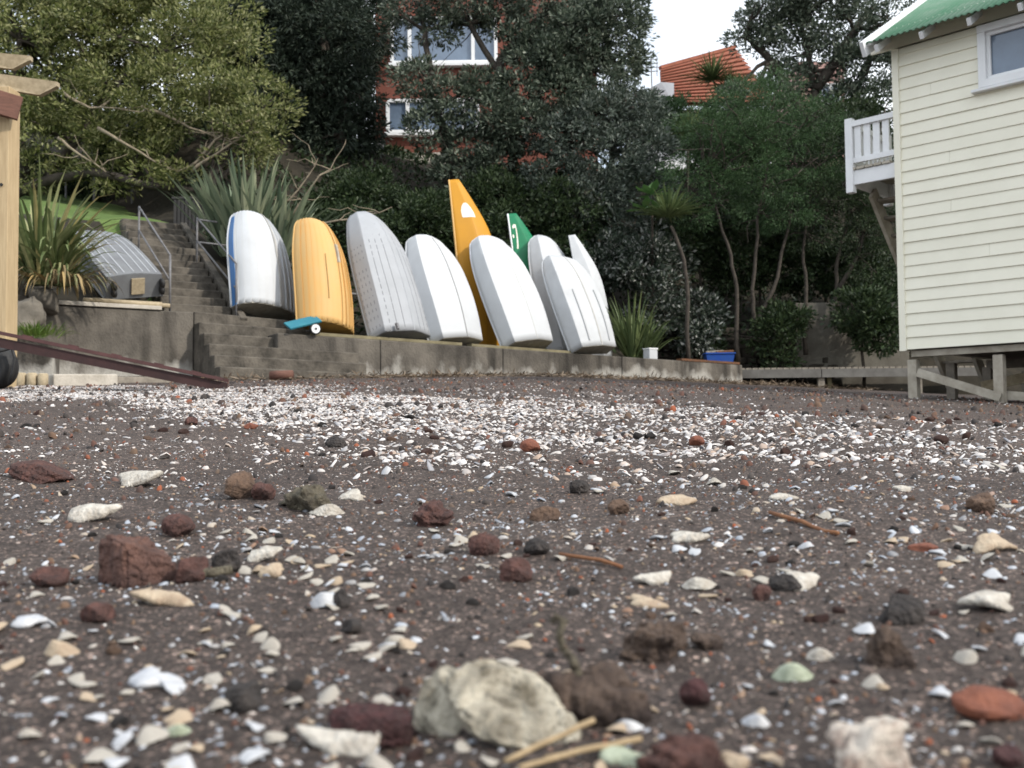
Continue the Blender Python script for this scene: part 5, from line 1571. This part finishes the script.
ST = [
 (186, 583, 36, 'red', .75, 'small rusty red stone touching the big brick fragment', 6, .3), (226, 572, 34, 'dark', .8, 'dark stone right of the big brick fragment', 6, .4),
 (1001, 722, 66, 'orange', .40, 'smooth orange brick pebble at lower right', 1, .05), (693, 786, 92, 'red', .40, 'dark red lumpy stone at the bottom edge right of centre', 4, .2), (372, 746, 90, 'maroon', .30, 'low crumbly dark maroon clump left of the oyster shell', 3, .2),
 (698, 707, 40, 'maroon', .7, 'smooth maroon stone right of the holdfast', 7, .6), (660, 663, 58, 'weed', .62, 'brown pointed stone behind the holdfast', 5, .4), (907, 624, 54, 'dark', .55, 'jagged black stone on the right', 8, .3), (896, 668, 46, 'weed', .75, 'dark brown lump below the jagged black stone', 5, .4),
 (241, 712, 46, 'dark', .62, 'rounded black stone at lower left', 3, .2), (33, 482, 64, 'red', .36, 'flat dark red stone near the left edge', 6, .3), (236, 500, 36, 'brown', .8, 'upright brown stone of a pair left of centre', 5, .3), (262, 500, 26, 'red', .7, 'small red brown stone of a pair left of centre', 4, .1),
 (306, 512, 56, 'greyg', .5, 'rough lichen grey stone left of centre', 3, .3), (431, 527, 46, 'red', .5, 'pitted rusty red stone in the middle left', 5, .3), (485, 556, 36, 'red', .72, 'round dark red stone in the middle', 4, .2), (517, 583, 34, 'red', .8, 'round red brown stone below the middle', 4, .4),
 (174, 537, 36, 'red', .62, 'smooth red stone above the big brick fragment', 2, .1), (536, 556, 30, 'dark', .55, 'small black stone in the middle', 4, .2), (545, 522, 32, 'brown', .5, 'flat dark brown stone in the middle distance', 4, .2), (986, 514, 30, 'brown', .66, 'round dark brown stone on the right sand', 3, .2),
 (530, 452, 24, 'orange', .55, 'bright orange brick chip in the middle of the shell band', 5, .2), (697, 446, 17, 'orange', .7, 'small orange brick chip right of centre in the shell band', 5, .2), (250, 429, 14, 'orange', .5, 'tiny orange chip in the left of the shell band', 4, .2), (350, 634, 26, 'dark', .6, 'black stone below the limpet shell', 5, .3),
 (95, 624, 34, 'red', .6, 'blurred dark red stone under the cream shell at left', 4, .3), (42, 588, 40, 'red', .5, 'flat dull red stone left of the brick fragment', 4, .2), (190, 425, 14, 'red', .7, 'small red stone at left in the shell band', 4, .2), (335, 447, 22, 'dark', .6, 'dark pebble in the left of the shell band', 3, .2),
 (578, 494, 26, 'dark', .55, 'black weedy clump near the middle right', 4, .3), (620, 514, 24, 'brown', .6, 'brown pebble right of the middle', 4, .2), (790, 592, 34, 'dark', .5, 'flat black stone right of centre', 5, .3), (765, 601, 22, 'red', .7, 'small red stone beside the flat black stone', 4, .2),
 (927, 552, 30, 'orange', .3, 'thin flat orange brick chip on the right sand', 5, .1), (712, 650, 34, 'weed', .4, 'brown lump right of the pointed stone', 4, .4), (340, 608, 20, 'dark', .9, 'black shell like pebble beside the limpet', 2, .2), (1012, 770, 36, 'maroon', .6, 'maroon stone in the bottom right corner', 4, .3)]
for i, (px, py, wp, m, hr, lab, cuts, tilt) in enumerate(ST):
    p = on_ground(px, py); sz = size_m(p, wp)
    r_ = np.random.default_rng(i)
    lumpy = m in ('weed', 'greyg') or 'pitted' in lab or 'lumpy' in lab or 'crumbly' in lab
    stone('brick_fragment' if m == 'brick' else 'stone', lab, 'stone', p + Vector((0, sz * .3, 0)), sz * 1.04, SH[m], 1000 + i, r_.uniform(0, 6) if i != 2 else 0.15, tilt * .5, cuts=cuts, rough=.17 if lumpy else .07, sq=(1, .8, hr * 1.15), sub=5 if wp > 40 else 4, sink=.22, smooth=True)
# shells read off the photograph
SL = [
 (880, 790, 86, 'barn', 'plate', 'big white barnacled shell lump at the bottom right', .9), (733, 782, 34, 'cream', 'plate', 'upright cream shell spike on the dark red stone', 1.5), (325, 607, 40, 'blue', 'valve', 'white limpet shell with a black stone at its foot', 0), (155, 608, 54, 'cream', 'plate', 'flat cream shell below the big brick fragment', .2),
 (86, 522, 56, 'white', 'plate', 'broad broken white shell near the left edge', .3), (135, 487, 50, 'white', 'plate', 'long white shell above the broken one at left', .2), (326, 515, 38, 'white', 'valve', 'rounded white shell left of the middle', 0), (690, 542, 38, 'white', 'plate', 'bright flat white shell right of the middle', .15),
 (795, 680, 42, 'greenish', 'valve', 'pale green limpet shell right of the holdfast', 0), (822, 660, 30, 'white', 'valve', 'small domed white shell beside the green limpet', 0), (648, 608, 36, 'cream', 'plate', 'cream shell flake right of the middle', .3), (995, 612, 56, 'white', 'plate', 'long white shell near the right edge', .2),
 (990, 604, 34, 'blue', 'valve', 'blue grey mussel shell on the long white shell at right', 0), (342, 757, 78, 'white', 'plate', 'long pale flat shell at the bottom left of centre', .1), (263, 562, 34, 'white', 'plate', 'white crumbled shell right of the dark stone', .4), (270, 578, 30, 'cream', 'plate', 'upright cream shell right of the brick fragment', .9),
 (60, 655, 40, 'cream', 'valve', 'blurred yellow rimmed shell at lower left', 0), (24, 628, 38, 'blue', 'plate', 'pale grey shell at the left edge', .2), (150, 690, 50, 'blue', 'plate', 'broken pale mussel shell at lower left', .3), (176, 735, 28, 'greenish', 'valve', 'little green grey shell at the bottom left', 0),
 (758, 727, 30, 'blue', 'valve', 'blue white shell left of the barnacled lump', 0), (655, 585, 40, 'white', 'plate', 'white shell flake in the middle right', .25), (700, 590, 38, 'white', 'valve', 'half shell by the cream flakes right of centre', 0), (785, 500, 24, 'white', 'plate', 'bright shell chip right of the shell band', .3),
 (680, 505, 36, 'cream', 'plate', 'cream oyster flake in the right middle distance', .25), (905, 492, 20, 'white', 'plate', 'bright white shell at right below the shell band', .4), (1000, 552, 40, 'cream', 'plate', 'ragged cream shell at the right edge', .5), (350, 500, 30, 'white', 'plate', 'white ridged shell right of the rounded one', .3),
 (945, 700, 26, 'blue', 'plate', 'pale blue shell left of the orange pebble', .2), (897, 733, 34, 'white', 'plate', 'white chip below the orange pebble', .2), (630, 730, 34, 'blue', 'valve', 'pale blue shell below the holdfast', .0), (805, 590, 42, 'white', 'plate', 'curved white shell rim right of centre', .5), (625, 765, 50, 'greenish', 'plate', 'grey green flat shell at the bottom edge', .1)]
for i, (px, py, wp, m, kind, lab, tl) in enumerate(SL):
    p = on_ground(px, py); sz = size_m(p, wp)
    r_ = np.random.default_rng(50 + i)
    if kind == 'plate':
        v, f = plate(i * 7 + 3, 28, r_.uniform(.5, .8), .15, r_.uniform(-.1, .4))
        if m == 'barn':
            v, f = rock_mesh(777, 4, 4, .16, (.5, .42, .40))
    else:
        v, f = shell_valve(i, ribs=int(r_.integers(10, 22)), dome=r_.uniform(.3, .45))
    place(v, f, 'shell', lab, 'shell', p + Vector((0, sz * .25, 0)), sz, SH[m], r_.uniform(-.4, .4), (tl, r_.uniform(-.12, .12)))

# ---- loose litter, thick in the pale shell band
r_ = np.random.default_rng(4)
NEARP = [on_ground(*q) for q in ((2, 399), (130, 408), (250, 419), (400, 441), (512, 449), (620, 460), (720, 468), (860, 472), (1020, 476))]
FARP = [on_ground(*q) for q in ((2, 387.5), (130, 388.5), (250, 390), (400, 394), (512, 400), (620, 406), (720, 413), (860, 424), (1020, 438))]
def band(x, y):
    """0..1 how thick the shells lie: the bleached drift across the beach"""
    k = x / np.maximum(y, .1)
    near = np.interp(k, [p.x / p.y for p in NEARP], [p.y for p in NEARP])
    far = np.interp(k, [p.x / p.y for p in FARP], [p.y for p in FARP])
    wob = 1 + .10 * np.sin(x * 2.3 + np.sin(y * 1.7)) + .06 * np.sin(x * 6.1 + y * 3)
    patch = np.clip(.62 + .5 * np.sin(x * 2.7 + 1.5 * np.sin(y * 2.1)) * np.sin(y * 2.9 + .8 * x) + .25 * np.sin(x * 9 + y * 7), 0, 1)
    b = 1 / (1 + np.exp(-(y / (near * wob) - 1) * 16)) / (1 + np.exp((y / (far * wob) - 1) * 12))
    right = np.interp(k, [-.6, 0.0, .10, .2, .35, .6], [1.0, 1.1, .7, .5, .36, .25])
    tail = .16 / (1 + np.exp(-(y / near - .62) * 9)) * (y < near) * patch
    return b * right * (.35 + .75 * patch) + tail * .6
def scatter(n, y0, y1, pw):
    y = (r_.uniform(y0 ** pw, y1 ** pw, n)) ** (1 / pw)
    x = y * r_.uniform(-.66, .66, n)
    return x, y
XS, YS, SS, KS = [], [], [], []          # kind 0 shell, 1 stone
x, y = scatter(380000, 1.3, 12.0, 1.65); k = r_.uniform(size=len(x)) < band(x, y) * 0.60 + .007
x, y = x[k], y[k]; XS.append(x); YS.append(y); SS.append(.005 + .022 * r_.uniform(size=len(x)) ** 2.9); KS.append(np.zeros(len(x)))
x, y = scatter(14000, .42, 4.2, 1.3); k = r_.uniform(size=len(x)) < .15 + .8 * np.clip(.5 + .7 * np.sin(x * 4.1 + 2 * np.sin(y * 3)) * np.sin(y * 5 + 2 * np.sin(x * 3)), 0, 1); k &= r_.uniform(size=len(x)) < np.interp(y, [.4, 1.0, 1.6, 4.2], [1, .9, .5, .3]); x, y = x[k], y[k]; XS.append(x); YS.append(y); SS.append(.0035 + .014 * r_.uniform(size=len(x)) ** 2.6); KS.append(np.zeros(len(x)))
x, y = scatter(22000, .40, 2.6, 1.25); k = r_.uniform(size=len(x)) < .12 + .75 * np.clip(.5 + .8 * np.sin(x * 9 + 2 * np.sin(y * 6)) * np.sin(y * 11 + 3 * np.sin(x * 5)), 0, 1) ** 1.6; x, y = x[k], y[k]; XS.append(x); YS.append(y); SS.append(.0016 + .0045 * r_.uniform(size=len(x)) ** 2); KS.append(np.zeros(len(x)))
x, y = scatter(3600, .42, 6, 1.35); XS.append(x); YS.append(y); SS.append(.004 + .013 * r_.uniform(size=len(x)) ** 3.2); KS.append(np.ones(len(x)))
x, y = scatter(5200, 2, 15, 2); XS.append(x); YS.append(y); SS.append(.010 + .04 * r_.uniform(size=len(x)) ** 3.5); KS.append(np.ones(len(x)))
x, y = scatter(5000, .40, 2.4, 1.2); XS.append(x); YS.append(y); SS.append(.002 + .004 * r_.uniform(size=len(x)) ** 2); KS.append(np.ones(len(x)))
x, y = scatter(900, 9, 16, 2); XS.append(x); YS.append(y); SS.append(.010 + .02 * r_.uniform(size=len(x)) ** 2); KS.append(np.zeros(len(x)))
XS, YS, SS, KS = map(np.concatenate, (XS, YS, SS, KS))
ZS = ground(XS, YS)
app = SS / YS
vis = np.abs(XS / YS) < .515
heads = []
for kk, nmax in ((0, 260), (1, 180)):
    idx = np.where((KS == kk) & vis)[0]
    heads.append(idx[np.argsort(-app[idx])[:nmax]])
single = np.zeros(len(XS), bool); single[np.concatenate(heads)] = True

def grit(name, idx, mname, n, flat):
    """many little closed chips in one mesh; no one could count them"""
    k = len(idx)
    a = np.linspace(0, 2 * math.pi, n, endpoint=False)[None, :] + r_.uniform(0, 6, (k, 1))
    rad = SS[idx][:, None] / 2 * r_.uniform(.65, 1.25, (k, n))
    asp = r_.uniform(.45, 1, (k, 1))
    th = SS[idx][:, None] * r_.uniform(.18, .42, (k, 1)) * flat
    lx_, ly_ = rad * np.cos(a), rad * np.sin(a) * asp
    tx, ty = r_.normal(size=(k, 1)) * .45, r_.normal(size=(k, 1)) * .45
    def ring(s, z):
        X_, Y_ = lx_ * s, ly_ * s
        return np.stack([XS[idx][:, None] + X_, YS[idx][:, None] + Y_, ZS[idx][:, None] + z + X_ * tx + Y_ * ty], 2)
    r0 = ring(1.0, -th * .3); r1 = ring(.93, th * .45); r2 = ring(.5, th)
    v = np.concatenate([r0, r1, r2], 1).reshape(-1, 3)
    base = (np.arange(k) * 3 * n)[:, None]
    j = np.arange(n)[None, :]; j2 = (j + 1) % n
    q1 = np.stack([base + j, base + j2, base + n + j2, base + n + j], 2).reshape(-1, 4)
    q2 = np.stack([base + n + j, base + n + j2, base + 2 * n + j2, base + 2 * n + j], 2).reshape(-1, 4)
    caps = [base + 2 * n + c for c in ((0, 1, 2, 3), (0, 3, 4, 4), (0, 4, 5, 5))] if n == 6 else [base + 2 * n + c for c in ((0, 1, 2, 3),)]
    cap = np.concatenate([np.concatenate([base + 2 * n + np.array([[0, 1, 2, 3]])], 0)] + ([np.concatenate([base + 2 * n + np.array([[0, 3, 4, 5]])], 0)] if n == 6 else []))
    o = mesh_obj(name, v, np.concatenate([q1, q2, cap]), SH[mname], None)
    o['kind'] = 'stuff'
    return o
rest = ~single
grit('shell_grit', np.where(rest & (KS == 0) & (YS > 1.7))[0], 'mix', 6, .7)
grit('fine_shell_grit', np.where(rest & (KS == 0) & (YS <= 1.7))[0], 'nearmix', 6, .7)
grit('stone_grit', np.where(rest & (KS == 1))[0], 'stonemix', 6, 1.6)

# the largest loose pieces are things of their own
protos = {}
for kind, mats_ in ((0, ('white', 'white', 'cream', 'blue', 'white')), (1, ('dark', 'red', 'brown', 'dark', 'brick'))):
    for c_, mn in enumerate(mats_):
        for var_ in range(3):
            if kind == 0:
                if (c_ + var_) % 3 == 0:
                    v, f = shell_valve(200 + c_ * 5 + var_, dome=.33)
                else:
                    v, f = plate(300 + c_ * 5 + var_, 12, .65, .13, .25)
            else:
                v, f = rock_mesh(400 + c_ * 5 + var_, 3, 6, .07, (.5, .42, .34))
            me = bpy.data.meshes.new('loose_shell' if kind == 0 else 'loose_stone')
            me.from_pydata([tuple(q) for q in v], [], f)
            me.polygons.foreach_set('use_smooth', [True] * len(me.polygons))
            me.materials.append(SH[mn]); protos[(kind, c_, var_)] = (me, mn)
CN = {'white': 'small bleached white shell piece loose on the dark sand', 'cream': 'small cream shell piece loose on the dark sand', 'blue': 'small blue grey shell piece loose on the dark sand',
      'dark': 'small black pebble loose on the dark sand', 'red': 'small dark red pebble loose on the dark sand', 'brown': 'small brown pebble loose on the dark sand', 'brick': 'small brick red pebble loose on the dark sand'}
for i in np.where(single)[0]:
    kind = int(KS[i]); me, mn = protos[(kind, int(r_.integers(5)), int(r_.integers(3)))]
    o = bpy.data.objects.new('loose_shell' if kind == 0 else 'loose_stone', me)
    COL.objects.link(o)
    s_ = float(SS[i]) * (1.1 if kind == 0 else .85)
    o.scale = (s_, s_, s_); o.rotation_euler = (r_.normal() * .25, r_.normal() * .25, r_.uniform(0, 6.28))
    o.location = (float(XS[i]), float(YS[i]), float(ZS[i]) + s_ * (.06 if kind == 0 else .12))
    tag(o, CN[mn], 'shell' if kind == 0 else 'pebble', 'loose %s on the beach' % {'white': 'white shell pieces', 'cream': 'cream shell pieces', 'blue': 'blue grey shell pieces', 'dark': 'black pebbles', 'red': 'dark red pebbles', 'brown': 'brown pebbles', 'brick': 'brick red pebbles'}[mn])

# dry wrack along the foot of the wall
n_ = 5200
u_ = r_.uniform(-2, 14, n_); nn = r_.gamma(1.6, .35, n_) + .02
px_ = OX + UX * u_ + NX * nn; py_ = OY + UY * u_ + NY * nn
keepw = np.ones(n_, bool)
c = np.stack([px_, py_, ground(px_, py_) + r_.uniform(0, .05, n_)], 1)
d = r_.normal(size=(n_, 3)) * np.array([1, 1, .35])
v, f = leaf_quads(c, d, .14, .022, r_)
o = mesh_obj('dry_wrack', v, f, mat('dry_wrack', None, .9, rnd=[(.05, .035, .025), (.10, .07, .045), (.17, .125, .085), (.26, .21, .16)]), None); o['kind'] = 'stuff'
